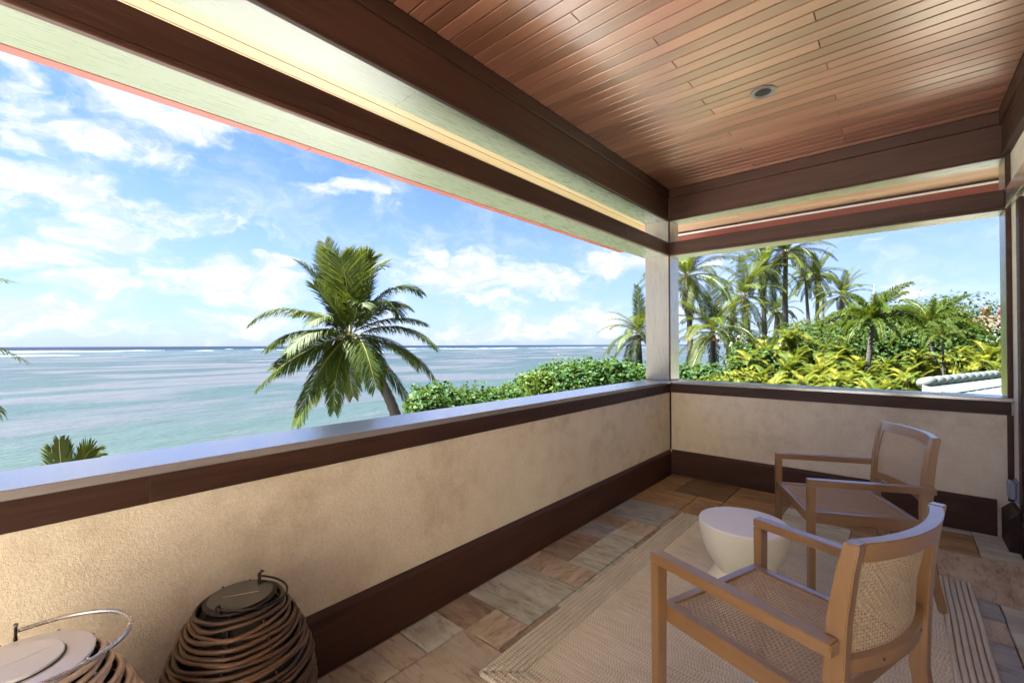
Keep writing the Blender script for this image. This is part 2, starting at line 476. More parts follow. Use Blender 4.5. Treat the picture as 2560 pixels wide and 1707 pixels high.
def empty(name, loc=(0, 0, 0), rz=0.0, label=None, cat=None, group=None, kind=None):
    o = bpy.data.objects.new(name, None)
    o.empty_display_size = .1
    o.location = loc
    o.rotation_euler = (0, 0, rz)
    link(o)
    return tag(o, label, cat, group, kind)


def instance(name, me, parent=None, loc=(0, 0, 0), rot=(0, 0, 0), scale=(1, 1, 1)):
    o = bpy.data.objects.new(name, me)
    o.location = loc
    o.rotation_euler = rot
    o.scale = scale
    return link(o, parent)


def box(name, x0, x1, y0, y1, z0, z1, mat, parent=None, bev=.003, kind=None):
    bm = bmesh.new()
    bmesh.ops.create_cube(bm, size=1)
    bmesh.ops.scale(bm, vec=(x1 - x0, y1 - y0, z1 - z0), verts=bm.verts)
    bmesh.ops.translate(bm, vec=((x0 + x1) / 2, (y0 + y1) / 2, (z0 + z1) / 2), verts=bm.verts)
    if bev:
        bmesh.ops.bevel(bm, geom=bm.edges[:], offset=bev, segments=1, affect='EDGES')
    me = bpy.data.meshes.new(name)
    bm.to_mesh(me)
    bm.free()
    me.materials.append(mat)
    o = link(bpy.data.objects.new(name, me), parent)
    if kind:
        o['kind'] = kind
    return o


def prism(name, poly, axis, a0, a1, mat, parent=None):
    """extrude a 2-D outline along an axis: 0 -> outline in (y,z), 1 -> outline in (x,z), 2 -> outline in (x,y)"""
    n = len(poly)

    def P(q, a):
        if axis == 0:
            return (a, q[0], q[1])
        if axis == 1:
            return (q[0], a, q[1])
        return (q[0], q[1], a)
    v = [P(q, a0) for q in poly] + [P(q, a1) for q in poly]
    f = [tuple(range(n)), tuple(range(2 * n - 1, n - 1, -1))] + [(i, i + n, (i + 1) % n + n, (i + 1) % n) for i in range(n)]
    o = mesh_obj(name, v, f, mat, parent)
    bm = bmesh.new()
    bm.from_mesh(o.data)
    bmesh.ops.recalc_face_normals(bm, faces=bm.faces)
    bm.to_mesh(o.data)
    bm.free()
    return o


def tube_data(pts, rads, seg=8, closed=False, V=None, F=None):
    V = [] if V is None else V
    F = [] if F is None else F
    base = len(V)
    n = len(pts)
    pts = [Vector(p) for p in pts]
    prev = None
    for i, p in enumerate(pts):
        if closed:
            tg = pts[(i + 1) % n] - pts[i - 1]
        else:
            tg = pts[min(i + 1, n - 1)] - pts[max(i - 1, 0)]
        tg.normalize()
        if prev is None:
            a = Vector((0, 0, 1)) if abs(tg.z) < .9 else Vector((1, 0, 0))
            u = tg.cross(a).normalized()
        else:
            u = (prev - tg * prev.dot(tg)).normalized()
        prev = u
        w = tg.cross(u)
        r = rads[i] if hasattr(rads, '__len__') else rads
        for k in range(seg):
            an = 2 * pi * k / seg
            V.append(p + u * (r * cos(an)) + w * (r * sin(an)))
    m = n if closed else n - 1
    for i in range(m):
        j = (i + 1) % n
        for k in range(seg):
            F.append((base + i * seg + k, base + i * seg + (k + 1) % seg, base + j * seg + (k + 1) % seg, base + j * seg + k))
    if not closed:
        F.append(tuple(base + k for k in range(seg))[::-1])
        F.append(tuple(base + (n - 1) * seg + k for k in range(seg)))
    return V, F


def tube(name, pts, rads, mat, parent=None, seg=8, closed=False):
    V, F = tube_data(pts, rads, seg, closed)
    return mesh_obj(name, V, F, mat, parent, smooth=True)


def lathe(name, prof, mat, parent=None, seg=48, center=(0, 0), sharp=False):
    V, F = [], []
    n = len(prof)
    for (r, z) in prof:
        for k in range(seg):
            a = 2 * pi * k / seg
            V.append((center[0] + r * cos(a), center[1] + r * sin(a), z))
    for i in range(n - 1):
        for k in range(seg):
            F.append((i * seg + k, i * seg + (k + 1) % seg, (i + 1) * seg + (k + 1) % seg, (i + 1) * seg + k))
    F.append(tuple(range(seg))[::-1])
    F.append(tuple((n - 1) * seg + k for k in range(seg)))
    o = mesh_obj(name, V, F, mat, parent, smooth=True)
    o.data.set_sharp_from_angle(angle=R(28))
    return o


# ================================================================== THE LANAI
YB = -7.5          # where the roof ends and the added bounce terrace starts, behind the viewpoint
XR = 2.583         # face of the house wall
CEILZ = 3.195
UBZ, HZ0, HZ1 = 2.862, 2.457, 2.603
PW = .285

# ---- floor
floor = box('floor', -.24, 5.2, -18.0, .24, -.30, -.012, STONEGROUT, None, 0)
tag(floor, kind='structure')
GX, GY = .2325, .2333
gx = lambda i: .03 + GX * i
gy = lambda j: -.11 - GY * j
cells = {}
TILES = [(0, 2, 11, 13, T_GREEN), (0, 1, 13, 14, T_BROWN), (1, 2, 13, 14, T_PEACH), (0, 1, 14, 15, T_GREEN), (1, 3, 14, 16, T_SWIRL),
         (0, 1, 15, 17, T_SWIRL), (0, 2, 10, 11, T_PEACH), (1, 2, 9, 10, T_GREEN), (0, 1, 8, 10, T_BROWN), (0, 1, 7, 8, T_GREY),
         (1, 2, 7, 9, T_GREEN), (1, 2, 6, 7, T_PEACH), (0, 1, 6, 7, T_BROWN), (0, 2, 4, 6, T_GREY), (0, 2, 3, 4, T_GOLD), (2, 4, 3, 5, T_GOLD),
         (2, 3, 2, 3, T_GOLD), (0, 1, -1, 1, T_GOLD), (1, 3, 0, 2, T_DARK), (0, 2, 2, 3, T_GOLD), (0, 1, 1, 2, T_GOLD), (1, 3, -1, 0, T_DARK), (3, 5, 0, 1, T_GOLD), (3, 5, 1, 3, T_GOLD),
         (10, 11, 1, 2, T_GREEN), (8, 10, 0, 2, T_GOLD), (9, 11, 2, 5, T_PEACH), (9, 10, 5, 6, T_GREY), (9, 10, 6, 7, T_PEACH), (9, 10, 7, 9, T_GREY),
         (10, 12, 5, 7, T_GREEN), (10, 12, 7, 9, T_PEACH), (7, 9, 2, 4, T_GOLD), (6, 8, 0, 2, T_GOLD), (5, 6, 1, 3, T_GREEN), (5, 6, -1, 1, T_BROWN),
         (1, 2, 16, 18, T_SWIRL), (2, 4, 16, 17, T_BROWN), (0, 1, 17, 18, T_GREEN), (2, 3, 11, 12, T_GREEN), (2, 3, 12, 14, T_BROWN), (2, 4, 9, 11, T_GREEN)]
occ = set()


def tile_ok(i0, i1, j0, j1):
    return all((i, j) not in occ for i in range(i0, i1) for j in range(j0, j1))


tl = []
for a in TILES:
    if tile_ok(*a[:4]):
        tl.append(a)
        occ |= {(i, j) for i in range(a[0], a[1]) for j in range(a[2], a[3])}
for j in range(-1, 31):
    for i in range(-1, 12):
        if (i, j) in occ:
            continue
        for (w, h) in rnd.sample([(2, 2), (1, 2), (2, 1), (1, 1), (2, 3), (1, 1)], 6) + [(1, 1)]:
            if i + w <= 12 and j + h <= 31 and tile_ok(i, i + w, j, j + h):
                m = rnd.choice([T_GOLD, T_GOLD, T_BROWN, T_PEACH, T_GREEN] if j < 4 else [T_GREEN, T_PEACH, T_BROWN, T_GREY, T_SWIRL])
                tl.append((i, i + w, j, j + h, m))
                occ |= {(a, b) for a in range(i, i + w) for b in range(j, j + h)}
                break
for (i0, i1, j0, j1, m) in tl:
    x0, x1, y1, y0 = gx(i0) + .003, gx(i1) - .003, gy(j0) - .003, gy(j1) + .003
    x0, x1, y1 = max(x0, .004), min(x1, XR - .004), min(y1, -.004)
    if x1 - x0 < .03 or y1 - y0 < .03:
        continue
    # slightly irregular outline with a worn arris
    out = []
    for (ax, ay, bx, by) in ((x0, y0, x1, y0), (x1, y0, x1, y1), (x1, y1, x0, y1), (x0, y1, x0, y0)):
        for k in range(3):
            s = k / 3
            jit = .0022
            out.append((ax + (bx - ax) * s + rnd.uniform(-jit, jit), ay + (by - ay) * s + rnd.uniform(-jit, jit)))
    cx, cy = (x0 + x1) / 2, (y0 + y1) / 2
    dz = rnd.uniform(-.0012, .0012)
    tx, ty = rnd.uniform(-.002, .002), rnd.uniform(-.002, .002)
    V, n = [], len(out)
    for (lv, sh) in ((-.014, 0), (-.003, 0), (0.0, .003)):
        for (px, py) in out:
            qx = px + (cx - px) * sh / max(.05, abs(cx - px)) if abs(cx - px) > .01 else px
            qy = py + (cy - py) * sh / max(.05, abs(cy - py)) if abs(cy - py) > .01 else py
            V.append((qx - cx, qy - cy, lv + dz + tx * (qx - cx) + ty * (qy - cy)))
    F = [tuple(2 * n + k for k in range(n))]
    for l in range(2):
        F += [(l * n + k, l * n + (k + 1) % n, (l + 1) * n + (k + 1) % n, (l + 1) * n + k) for k in range(n)]
    o = mesh_obj('stone_tile', V, F, m, floor)
    o.location = (cx, cy, 0)
for o in list(floor.children):
    pass

terr = box('bounce_terrace', .024, XR - .002, -17.9, -7.3, -.011, -.001, PAVE, None, 0)  # out of view; added as a sunlit pale floor to bounce light inside
tag(terr, kind='structure')
# ---- ocean side parapet (runs along Y at x=0) and end parapet (along X at y=0)
def wallthing(name, label, cat='wall', group=None):
    return empty(name, (0, 0, 0), 0, label, cat, group)


seaw = empty('parapet_wall', (-.12, -2.5, 0), 0, 'long low beige stucco parapet with brown cap facing the ocean, running from lower left to the corner post', 'parapet wall')


def under(o, p):
    o.parent = p
    o.matrix_parent_inverse = p.matrix_world.inverted() if p.parent else Matrix.Translation(p.location).to_4x4().inverted() if p.rotation_euler.z == 0 else (Matrix.Translation(p.location) @ Matrix.Rotation(p.rotation_euler.z, 4, 'Z')).inverted()
    return o


def pbox(name, p, *a, **k):
    return under(box(name, *a, **k), p)


YO = -18.0
pbox('stucco_panel', seaw, -.25, 0, YO, .25, -.3, 1.008, STUCCO, bev=0)
yy = [YO, -9.5, -6.4, .29]
for a, b in zip(yy[:-1], yy[1:]):
    pbox('cap_board', seaw, -.190, .033, a + .0003, b - .0003, 1.011, 1.042, CAPM, bev=.0025)
pbox('cap_drip_edge', seaw, -.293, -.192, YO, .29, 1.005, 1.0385, CAPM, bev=.003)
for a, b in ((YO, -4.6), (-4.6, -.012)):
    pbox('trim_board', seaw, .0, .013, a + .0001, b - .0001, .913, 1.0095, DARK, bev=.0012)


def skirting(p, axis, a0, a1, mat, seam=None):
    segs = [a0, seam, a1] if seam else [a0, a1]
    for s0, s1 in zip(segs[:-1], segs[1:]):
        if axis == 1:
            poly = [(.0005, 0), (.022, 0), (.022, .246), (.006, .273), (.0005, .273)]
        elif axis == 0:
            poly = [(-.0005, 0), (-.022, 0), (-.022, .246), (-.006, .273), (-.0005, .273)]
        under(prism('skirting_board', poly, axis, s0 + .0006, s1 - .0006, mat), p)


skirting(seaw, 1, YO, -.022, DARK, -1.581)

endw = empty('parapet_wall', (1.3, .12, 0), 0, 'short low beige stucco parapet behind the chairs, between corner post and house wall', 'parapet wall')
pbox('stucco_panel', endw, .0, XR + .3, .001, .25, -.3, 1.008, STUCCO, bev=0)
pbox('cap_board', endw, .034, XR, -.033, .190, 1.011, 1.042, CAPX, bev=.004)
pbox('cap_drip_edge', endw, .034, XR, .192, .293, 1.005, 1.0385, CAPX, bev=.003)
pbox('trim_board', endw, .013, XR - .012, -.013, .0, .913, 1.0095, DARKX, bev=.002)
skirting(endw, 0, .022, XR - .09, DARKX)
pbox('corner_strip', endw, .0005, .016, -.016, -.0005, .273, .9125, DARK, bev=.002)
pbox('side_strip', endw, XR - .034, XR - .001, -.010, .0, .274, .9125, DARK, bev=.002)

# ---- corner post, jamb post
def post(px0, px1, py0, py1, name, label, edge):
    p = empty(name, ((px0 + px1) / 2, (py0 + py1) / 2, 1.042), 0, label, 'post')
    pbox('post_shaft', p, px0, px1, py0, py1, 1.0425, 3.3, POSTM, bev=.004)
    ex, ey, w = edge
    pbox('corner_bead', p, ex, ex + w, ey, ey + .016, 1.0425, UBZ - .001, DARK, bev=.002)
    return p


post(-PW, -.001, .001, PW, 'corner_post', 'square taupe timber post standing on the parapet corner between ocean and palms', (-.006, -.010, .016))
jp = empty('side_post', (2.6, .14, 1.042), 0, 'narrow timber jamb post at far right, where the end parapet meets the house wall', 'post')
pbox('post_shaft', jp, 2.556, 2.9, .003, PW, 1.0425, 3.3, POSTM, bev=.003)
pbox('jamb_trim', jp, 2.553, XR - .001, -.012, .002, 1.0425, UBZ - .001, DARK, bev=.002)

# ---- beams round three sides
def beam(name, label, group, z0, z1, side, deep=PW, kind='upper'):
    root = empty(name, (0, 0, z0), 0, label, 'beam', group)
    if side == 'sea':
        A = lambda a, b, y0, y1, q0, q1, nm, m, bev=.003: pbox(nm, root, -b, -a, y0, y1, q0, q1, m, bev=bev)
        r0, r1, mm, pm = YB, -.001, DARK, PALE
    elif side == 'end':
        A = lambda a, b, y0, y1, q0, q1, nm, m, bev=.003: pbox(nm, root, y0, y1, a, b, q0, q1, m, bev=bev)
        r0, r1, mm, pm = .001, XR - .03, DARKX, PALEX
    else:
        A = lambda a, b, y0, y1, q0, q1, nm, m, bev=.003: pbox(nm, root, XR + a, XR + b, y0, y1, q0, q1, m, bev=bev)
        r0, r1, mm, pm = YB, -.014, DARK, PALE
    return root, A, r0, r1, mm, pm


for side, lab in (('sea', 'deep dark brown beam along the ocean side, directly under the cedar ceiling'), ('end', 'deep dark brown beam above the end opening with the palm trees'),
                  ('house', 'dark brown beam along the top of the house wall at the right edge')):
    root, A, r0, r1, mm, pm = beam('ceiling_beam', lab, 'dark beams under the ceiling', UBZ, 3.2, side)
    if side != 'house':
        seams = {'sea': [r0, -4.4, -1.379, r1], 'end': [r0, r1]}[side]
        for a, b in zip(seams[:-1], seams[1:]):
            A(0, .028, a + .0005, b - .0005, UBZ - .004, 3.098, 'beam_face', mm)
        A(-.012, .028, r0, r1 + (.0 if side == 'sea' else .03), 3.100, 3.1945, 'crown_strip', mm)
        A(-.008, .026, r0, r1, UBZ - .018, UBZ - .0045, 'bottom_bead', mm, .004)
        useam = [r0, -3.427, r1] if side == 'sea' else [r0, r1]
        for a, b in zip(useam[:-1], useam[1:]):
            A(.0275, PW - .002, a + .0008, b - .0008, UBZ, UBZ + .02, 'underside_board', pm, .0015)
        A(PW - .028, PW, r0, r1, UBZ + .021, 3.25, 'outer_face', mm)
    else:
        A(-.045, -.0005, r0, r1, UBZ, 3.098, 'beam_face', mm)
        A(-.057, -.0005, r0, r1, 3.100, 3.1945, 'crown_strip', mm)

for side, lab in (('sea', 'lower dark brown header rail spanning the ocean opening'), ('end', 'lower dark brown header rail spanning the end opening above the palm trees'),
                  ('house', 'short brown header board fixed to the house wall at the right edge')):
    root, A, r0, r1, mm, pm = beam('header_rail', lab, 'lower header rails', HZ0, HZ1, side)
    if side != 'house':
        seams = {'sea': [r0, -1.04, r1], 'end': [r0, r1]}[side]
        for a, b in zip(seams[:-1], seams[1:]):
            A(0, .028, a + .0005, b - .0005, HZ0 + .02, HZ1, 'header_face', mm)
        A(-.006, .027, r0, r1, HZ0 - .006, HZ0 + .0195, 'bottom_bead', mm, .004)
        A(.0275, PW - .001, r0, r1, HZ0, HZ0 + .02, 'underside_board', pm, .0015)
        A(.029, PW - .002, r0, r1, HZ0 + .021, HZ1 - .002, 'header_core', mm, 0)
    else:
        A(-.030, -.0005, r0, r1, HZ0 + .02, HZ1, 'header_face', CAPM)
        A(-.036, -.0005, r0, r1, HZ0 - .002, HZ0 + .0195, 'bottom_bead', CAPM, .004)

# ---- ceiling planks
ceil = box('ceiling', -.02, 5.2, YB, .02, CEILZ + .022, CEILZ + .06, BLACKGAP, None, 0)
tag(ceil, kind='structure')
joints = {}
for (x, y) in [(1.623, -2.121), (1.612, -1.845), (1.623, -1.566), (1.623, -1.106), (1.616, -.745), (1.611, -.386), (1.615, -.205), (.907, -2.494), (.907, -2.215),
               (.908, -1.941), (.901, -1.663), (.909, -1.389), (.904, -.937), (.903, -.57), (.895, -.13)]:
    k = round((-y - .125) / .0935)
    joints.setdefault(k, []).append(x)
LIGHTXY = (1.254, -1.484)
k = -2
while True:
    y1 = -(.0785 + .0935 * k)
    y0 = y1 - .0935
    if y1 < YB:
        break
    js = sorted(joints.get(k, []) or ([rnd.uniform(.2, 2.4)] if (k > 27 and rnd.random() < .55) else []))
    xs = [.013] + js + [XR - .058]
    for a, b in zip(xs[:-1], xs[1:]):
        g, ch = .0036, .0035
        z0, z1 = CEILZ, CEILZ + .02
        yl, yh = y0 + g, min(y1, -.013) - g
        if yh - yl < .02:
            continue
        cx, cy = (a + b) / 2, (yl + yh) / 2
        V = [(a + .0032, yl + ch, z0), (b - .0032, yl + ch, z0), (b - .0032, yh - ch, z0), (a + .0032, yh - ch, z0),
             (a + .0014, yl, z0 + ch), (b - .0014, yl, z0 + ch), (b - .0014, yh, z0 + ch), (a + .0014, yh, z0 + ch),
             (a + .0014, yl, z1), (b - .0014, yl, z1), (b - .0014, yh, z1), (a + .0014, yh, z1)]
        V = [(v[0] - cx, v[1] - cy, v[2] - z0) for v in V]
        F = [(3, 2, 1, 0), (0, 1, 5, 4), (1, 2, 6, 5), (2, 3, 7, 6), (3, 0, 4, 7), (4, 5, 9, 8), (5, 6, 10, 9), (6, 7, 11, 10), (7, 4, 8, 11)]
        o = mesh_obj('ceiling_plank', V, F, CEIL, ceil)
        o.location = (cx, cy, z0 + rnd.uniform(0, .0006))
    k += 1
# recessed downlight
dl = empty('recessed_downlight', (LIGHTXY[0], LIGHTXY[1], CEILZ), 0, 'round recessed downlight with grey rim and black centre in the plank ceiling', 'ceiling light')
lathe('rim', [(.050, -.0005), (.076, -.0005), (.081, -.003), (.080, -.007), (.072, -.010), (.066, -.007), (.060, -.010), (.052, -.006), (.050, -.0005)], LIGHTTRIM, dl, 48)
lathe('black_reflector', [(.0495, -.004), (.0495, -.0045), (.040, -.0012), (.039, -.0009)], BLACKGAP, dl, 40)

# ---- eaves: soffit planks, fascia, roof
eave = empty('roof_eave', (-.8, 0, 3.0), 0, 'overhanging roof eave with red fascia edge and plank soffit round the corner post', 'roof eave')
E1, E0 = 1.28, 1.20
SZ = 3.0
W = .0935
k = 0
x = -PW - .001
while x > -E0 + .02:
    xa = max(x - W, -E0 + .002)
    ys = [YB] + sorted([rnd.uniform(-6.5, .2) for _ in range(2)]) + [-xa if False else x * -1]
    ys = [YB, (-3.25 if k == 1 else -4.9 if k == 3 else rnd.uniform(-5, -1)), -x]
    for a, b in zip(ys[:-1], ys[1:]):
        pbox('soffit_plank', eave, xa + .0022, x - .0022, a + .0008, b - .0008, SZ, SZ + .018, PLANKY, bev=.0015)
    x = xa - 1e-6
    k += 1
y = PW + .001
k = 0
while y < E0 - .02:
    yb_ = min(y + W, E0 - .002)
    x0 = -y - W
    js = [[.9], [1.62], [.45, 2.1], [1.3], [.9], [1.7], [.5]][k % 7]
    xs = [max(x0, -E0)] + js + [4.2]
    for a, b in zip(xs[:-1], xs[1:]):
        pbox('soffit_plank', eave, a + .0008, b - .0008, y + .0022, yb_ - .0022, SZ, SZ + .018, PLANKX, bev=.0015)
    y = yb_ + 1e-6
    k += 1
pbox('soffit_backing', eave, -E0, -PW - .03, YB, E0, SZ + .019, SZ + .04, BLACKGAP, bev=0)
pbox('soffit_backing', eave, -PW - .028, 4.2, PW + .002, E0, SZ + .019, SZ + .04, BLACKGAP, bev=0)
for a, b in ((YB, -3.502), (-3.502, E1)):
    pbox('fascia_board', eave, -E1, -E0, a + .0008, b - .0008, 2.866, 3.16, FASCIA, bev=.003)
pbox('fascia_board', eave, -E0 + .001, 4.2, E0, E1, 2.866, 3.16, FASCIA, bev=.003)
pbox('trim_and_shade_strip', eave, -E0 + .0012, -E0 + .014, YB, E0 - .014, 2.880, SZ - .001, OLIVE, bev=0)  # sea side: shade on the red inner face, put in as dark strip
pbox('trim_and_shade_strip', eave, -E0 + .0145, 4.2, E0 - .013, E0 - .0012, 2.975, SZ - .001, OLIVE, bev=0)
pbox('white_bead', eave, -E0 + .0145, 4.2, E0 - .011, E0 - .0012, 2.955, 2.9745, WHITEP, bev=0)
pbox('roof_deck', eave, -E1 - .04, 6.5, YB, E1 + .04, 3.262, 3.36, ROOFA, bev=0)

# ---- house wall on the right with socket, door casing
hw = empty('house_wall', (XR, -3.6, 0), 0, 'beige stucco house wall at the right edge, beyond the end parapet', 'wall')
pbox('stucco_panel', hw, XR, XR + .25, -.43, -.0005, -.01, 3.2, STUCCO, bev=0)
pbox('stucco_panel', hw, XR, XR + .25, -18.0, -2.6, -.01, 3.2, STUCCO, bev=0)
pbox('stucco_panel', hw, XR, XR + .25, -2.6, -.43, 2.44, 3.2, STUCCO, bev=0)
pbox('door_casing', hw, XR - .022, XR + .2, -.43, -.33, 0, 2.44, DARK, bev=.003)
pbox('door_casing', hw, XR - .022, XR + .2, -2.6, -2.5, 0, 2.44, DARK, bev=.003)
under(prism('skirting_board', [(XR - .001, 0), (XR - .070, 0), (XR - .070, .225), (XR - .025, .273), (XR - .001, .273)], 1, -.325, -.024, DARK), hw)
# sliding door glass with pale curtain added behind it, unseen, to bounce ocean light
dr = empty('patio_door', (XR + .1, -1.5, 0), 0, 'open patio door with an added unseen white curtain in the house wall, just outside the right edge', 'door')
pbox('door_frame', dr, XR + .05, XR + .09, -2.499, -2.40, .02, 2.439, DARK)
pbox('door_frame', dr, XR + .05, XR + .09, -.53, -.431, .02, 2.439, DARK)
gm, gt, gp, go = base_mat('door_glass')
setp(gt, gp, color=(.9, .95, .95), rough=.02)
gp.inputs['Transmission Weight'].default_value = .9
pbox('bounce_curtain', dr, XR + .10, XR + .12, -2.5, -.43, .0, 2.44, WHITEP, bev=0)  # unseen white area added to catch and bounce ocean light
sk = empty('outlet_cover', (XR, -.13, .39), 0, 'grey weatherproof outlet cover on the house wall above the skirting', 'outlet')
pbox('back_plate', sk, XR - .014, XR - .0005, -.20, -.065, .315, .465, GREYPL, bev=.003)
pbox('hinged_lid', sk, XR - .05, XR - .015, -.19, -.075, .33, .452, GREYPL, bev=.008)

# ================================================================== RUG
rug = empty('jute_rug', (1.4, -2.34, 0), 0, 'natural woven jute rug with ribbed border under the chairs and table', 'rug')
RX0, RX1, RY0, RY1 = .545, 2.262, -3.56, -1.122
bw = .15
V, F = [], []
rows = 196
pitch = (RY1 - RY0 - .004) / rows
prof = [(0, .0), (.2, .0050), (.5, .0068), (.8, .0050)]
nx = 36
for r in range(rows + 1):
    for (s, h) in (prof if r < rows else prof[:1]):
        for i in range(nx + 1):
            xx = RX0 + bw + (RX1 - RX0 - 2 * bw) * i / nx
            wob = .0035 * noise.noise((xx * 3, (RY0 + r * pitch) * 6, 3))
            V.append((xx - 1.4, RY0 + (r + s) * pitch + wob + 2.34, .006 + h))
nr = len(V) // (nx + 1)
for r in range(nr - 1):
    for i in range(nx):
        a = r * (nx + 1) + i
        F.append((a, a + 1, a + nx + 2, a + nx + 1))
o = mesh_obj('woven_rows', V, F, RUGX, rug, smooth=False)
o['kind'] = 'stuff'
under(box('rug_backing', RX0 + .004, RX1 - .004, RY0 + .004, RY1 - .004, .0008, .0058, RUGBACK, None, 0), rug)
nb = 6
for sgn, xe in ((1, RX0), (-1, RX1)):
    for q in range(nb):
        xx = xe + sgn * (bw * (q + .5) / nb)
        pts = []
        n = 60
        cut = bw * (q + .5) / nb * .9
        for i in range(n + 1):
            yv = RY0 + cut + (RY1 - RY0 - cut) * i / n
            pts.append((xx - 1.4 + .004 * noise.noise((xe * 7, yv * 2.2, 1)), yv + 2.34, .0105 + .001 * noise.noise((xx * 20, yv * 5, 0))))
        tube('border_braid', pts, bw / nb * .47, RUGY, rug, 8)
for q in range(nb):
    yv = RY0 + bw * (q + .5) / nb * .9
    x0_, x1_ = RX0 + bw * (q + .5) / nb, RX1 - bw * (q + .5) / nb
    pts = [(x0_ + (x1_ - x0_) * i / 50 - 1.4, yv + 2.34 + .003 * noise.noise((x0_ + i * .1, 5, 0)), .0108) for i in range(51)]
    tube('border_braid', pts, bw / nb * .47, RUGX, rug, 8)

# ================================================================== SIDE TABLE
st = empty('side_table', (1.285, -2.215, .012), 0, 'cream hourglass drum side table with pale round top, between the two cane chairs', 'side table')
HT = .452
lathe('pedestal', [(.0, 0), (.196, 0), (.204, .008), (.207, .05), (.202, .095), (.184, .135), (.160, .163), (.145, .180), (.141, .192), (.146, .206), (.164, .232), (.188, .270), (.207, .315), (.220, .365), (.227, .41), (.228, .443), (.2255, HT - .006), (.200, HT - .008)],
      CREAM, st, 72)
lathe('table_top', [(.05, HT), (.217, HT), (.2225, HT - .001), (.2255, HT - .0058)], CREAMTOP, st, 72)


# ================================================================== CHAIRS
def weave(name, x0, x1, v0, v1, pitch, wid, surf, parent):
    """over-under woven cane: surf(x, v, h) -> point"""
    V, F = [], []
    nxs = int((x1 - x0) / pitch)
    nvs = int((v1 - v0) / pitch)
    amp = .0013
    for i in range(nxs + 1):
        xc = x0 + (x1 - x0) * i / nxs
        b = len(V)
        for j in range(nvs * 2 + 1):
            v = v0 + (v1 - v0) * j / (nvs * 2)
            h = amp * (1 if (i + j // 2) % 2 else -1) if j % 2 == 0 else 0
            V.append(surf(xc - wid / 2, v, h))
            V.append(surf(xc + wid / 2, v, h))
        for j in range(nvs * 2):
            F.append((b + 2 * j, b + 2 * j + 1, b + 2 * j + 3, b + 2 * j + 2))
    for j in range(nvs + 1):
        vc = v0 + (v1 - v0) * j / nvs
        b = len(V)
        for i in range(nxs * 2 + 1):
            xx = x0 + (x1 - x0) * i / (nxs * 2)
            h = -amp * (1 if (i // 2 + j) % 2 else -1) if i % 2 == 0 else 0
            V.append(surf(xx, vc - wid / 2, h))
            V.append(surf(xx, vc + wid / 2, h))
        for i in range(nxs * 2):
            F.append((b + 2 * i, b + 2 * i + 1, b + 2 * i + 3, b + 2 * i + 2))
    o = mesh_obj(name, V, F, CANE, parent)
    o['kind'] = 'stuff'
    return o


def hexa(name, A, B, mat, parent, bev=.003):
    """loft between quad A and quad B (4 points each)"""
    V = list(A) + list(B)
    F = [(3, 2, 1, 0), (4, 5, 6, 7), (0, 1, 5, 4), (1, 2, 6, 5), (2, 3, 7, 6), (3, 0, 4, 7)]
    me = bpy.data.meshes.new(name)
    me.from_pydata([tuple(v) for v in V], [], F)
    bm = bmesh.new()
    bm.from_mesh(me)
    bmesh.ops.recalc_face_normals(bm, faces=bm.faces)
    if bev:
        bmesh.ops.bevel(bm, geom=bm.edges[:], offset=bev, segments=2, affect='EDGES')
    bm.to_mesh(me)
    bm.free()
    me.materials.append(mat)
    return link(bpy.data.objects.new(name, me), parent)


def loft(name, secs, mat, parent, bev=0):
    V, F = [], []
    for s in secs:
        V += list(s)
    n = len(secs)
    for i in range(n - 1):
        for k in range(4):
            F.append((i * 4 + k, i * 4 + (k + 1) % 4, i * 4 + 4 + (k + 1) % 4, i * 4 + 4 + k))
    F += [(3, 2, 1, 0), tuple((n - 1) * 4 + k for k in range(4))]
    me = bpy.data.meshes.new(name)
    me.from_pydata([tuple(v) for v in V], [], F)
    bm = bmesh.new()
    bm.from_mesh(me)
    bmesh.ops.recalc_face_normals(bm, faces=bm.faces)
    if bev:
        es = [e for e in bm.edges if e.calc_face_angle(0) > .6]
        bmesh.ops.bevel(bm, geom=es, offset=bev, segments=2, affect='EDGES')
    bm.to_mesh(me)
    bm.free()
    me.materials.append(mat)
    return link(bpy.data.objects.new(name, me), parent)


CW, CA, CHA, CHS, CHB, CYR, CT, CWR = .682, .058, .675, .481, .932, -.588, .036, .669


